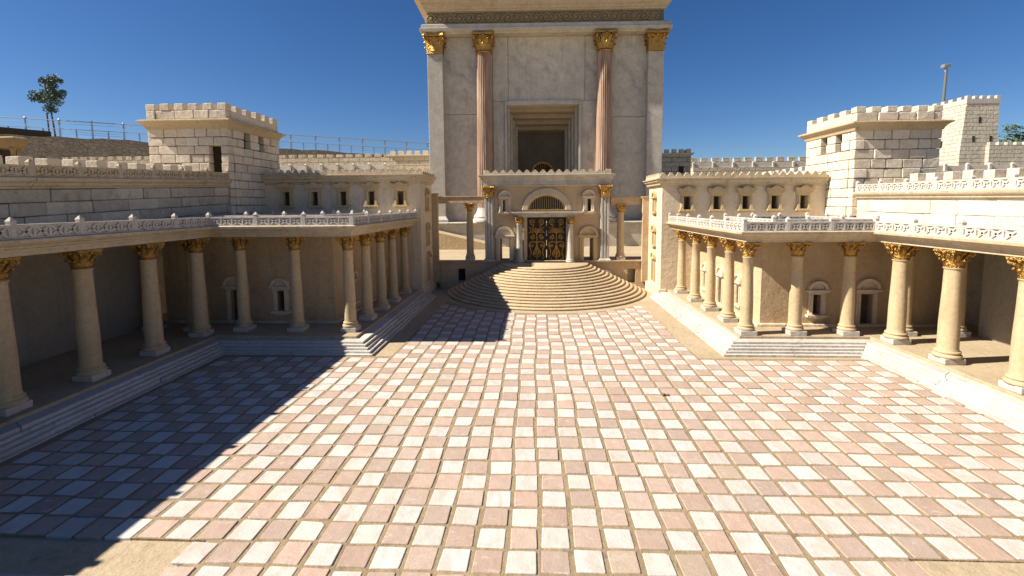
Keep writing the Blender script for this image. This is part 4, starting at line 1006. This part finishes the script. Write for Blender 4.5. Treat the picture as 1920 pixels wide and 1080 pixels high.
for i in range(npst+1):
    q = WA+d*((i+.55)/(npst+1)); q = q+nn*.3
    mb = MB(); mb.box(q.x-.55, q.x+.55, q.y-.3, q.y+.3, q.z-3, q.z+12.0); mb.ball((q.x, q.y, q.z+12.4), .75, 6); mb.build('post', M['steel'], rl)
    q2 = WA+d*((i+1.05)/(npst+1))+nn*.3; mb = MB(); mb.box(q2.x-.45, q2.x+.45, q2.y-.3, q2.y+.3, q2.z-3, q2.z+4.6); mb.build('post', M['steel'], rl)
for h, r in ((11.6, .48), (4.6, .34)):
    mb = MB(); mb.tube([WA+nn*.3+Vector((0, 0, h)), WB+nn*.3+Vector((0, 0, h))], r, 6); mb.build('rail', M['steel'], rl)
for h in (9.2, 2.5, .6):
    mb = MB(); mb.tube([WA+nn*.3+Vector((0, 0, h)), WB+nn*.3+Vector((0, 0, h))], .14, 4); mb.build('wire', M['steel'], rl)
mb = MB(); a, b = WA.lerp(WB, .02), WA.lerp(WB, .158); ndir = nn*.12; o_ = nn*.12
mb.loops([[(a.x+o_.x, a.y+o_.y, 70), (b.x+o_.x, b.y+o_.y, 69), (b.x+o_.x+ndir.x*3, b.y+o_.y+ndir.y*3, 69), (a.x+o_.x+ndir.x*3, a.y+o_.y+ndir.y*3, 70)], [(a.x+o_.x, a.y+o_.y, 82.0), (b.x+o_.x, b.y+o_.y, 75.9), (b.x+o_.x+ndir.x*3, b.y+o_.y+ndir.y*3, 75.9), (a.x+o_.x+ndir.x*3, a.y+o_.y+ndir.y*3, 82.0)]])
tag(mb.build('low_wall', M['dark'], None, bevel=.1), 'low dark wall on top of the rubble wall, ending at the slender tree', 'wall', None, 'thing')

def tree(label, base, pts, clumps, leaf, n, trunk_r, limbs):
    t_ = thing('tree', label, 'tree', base)
    mb = MB(); mb.tube(pts, [trunk_r*(1-.6*i/(len(pts)-1)) for i in range(len(pts))], 7)
    for a, b in limbs:
        A, B = Vector(a), Vector(b); mb.tube([A, A.lerp(B, .5)+Vector((0, 0, .08*(B-A).length)), B], [trunk_r*.5, trunk_r*.35, trunk_r*.15], 5)
    mb.build('trunk', M['bark'], t_, smooth=60)
    mb = MB()
    for c, r in clumps:
        for _ in range(int(n*(r[0]*r[2])**.8)):
            u = Vector((random.gauss(0, 1), random.gauss(0, 1), random.gauss(0, 1))).normalized()*(random.random()**.45)
            p_ = Vector((c[0]+u.x*r[0], c[1]+u.y*r[1], c[2]+u.z*r[2])); s_ = leaf*random.uniform(.6, 1.3)
            a = Vector((random.gauss(0, 1), random.gauss(0, 1), random.gauss(0, .7))).normalized(); b = a.orthogonal().normalized()
            mb.add([p_-a*s_, p_-b*s_*.45, p_+a*s_, p_+b*s_*.45], [(0, 1, 2, 3)])
    mb.build('crown', M['leaf'], t_)
    return t_
tree('slender young tree with sparse leaves beside its stake on the rubble wall', (-415.5, 384, 75.2),
     [(0, 0, -5), (-.8, 0, 8), (-1.6, 0, 16), (-2.0, 0, 26), (-1, 0, 38)],
     [((-2, 0, 21), (5.5, 5, 4)), ((0, 0, 29), (9, 7, 6.5)), ((7, 0, 33), (5.5, 4, 4)), ((-2, 0, 34), (8, 6, 5)), ((-15, 0, 32), (6, 4, 5.5)), ((-10, 0, 29), (4, 3, 3)), ((-1, 0, 41), (7, 5, 6)), ((3, 0, 46.5), (6, 4, 4)), ((-6, 0, 45), (4, 3, 3)), ((9, 0, 44), (2.5, 2, 2)), ((11, 0, 35), (3, 2, 2))], 1.05, 17., .75,
     [((-1.6, 0, 18), (-13, 0, 31)), ((-1.6, 0, 20), (8, 0, 33)), ((-1.5, 0, 27), (3, 0, 46)), ((-1.5, 0, 24), (-6, 0, 40))])
mb = MB(); mb.tube([(-420.2, 383.5, 70), (-420.6, 383.3, 93)], .6, 6); tag(mb.build('tree_stake', M['bark'], None), 'thin dark wooden stake beside the slender young tree', 'stake', None, 'thing')
tree('dark bushy tree behind the far tower and the toothed wall beside it', (306, 306, 0),
     [(0, 0, -1), (1, 0, 20), (0, 0, 38), (1, 0, 52)],
     [((0, 0, 52), (10, 8, 6)), ((-6, 0, 48), (6, 5, 4)), ((9, 0, 50), (10, 8, 6)), ((-3, 0, 44), (7, 6, 5)), ((12, 0, 44), (9, 8, 6)), ((20, 0, 55), (7, 6, 3)), ((-4, 0, 57), (4, 4, 2.5)), ((22, 0, 46), (9, 8, 6))], 1.4, 7., 1.6,
     [((0, 0, 36), (9, 0, 50)), ((0, 0, 38), (-6, 0, 48)), ((0, 0, 34), (20, 0, 52))])
lp = thing('floodlight_pole', 'tall slim floodlight pole rising behind the far tower', 'lamp', (433.5, 521, 0))
mb = MB(); mb.tube([(0, 0, 0), (0, 0, 80), (1.5, 0, 148)], [1.9, 1.7, 1.2], 10); mb.build('pole', M['poletan'], lp, smooth=True)
mb = MB(); mb.box(-2.6, 4.0, -2.2, 2.6, 151, 154.4, .2); mb.v = [(x+.12*(z-153)*0, y, z+.10*x) for x, y, z in mb.v]; hd = mb.build('lamp_head', M['lampgrey'], lp, bevel=.5)
mb = MB(); mb.box(.3, 2.3, -1, 1, 147, 150.6); mb.build('bracket', M['steel'], hd)
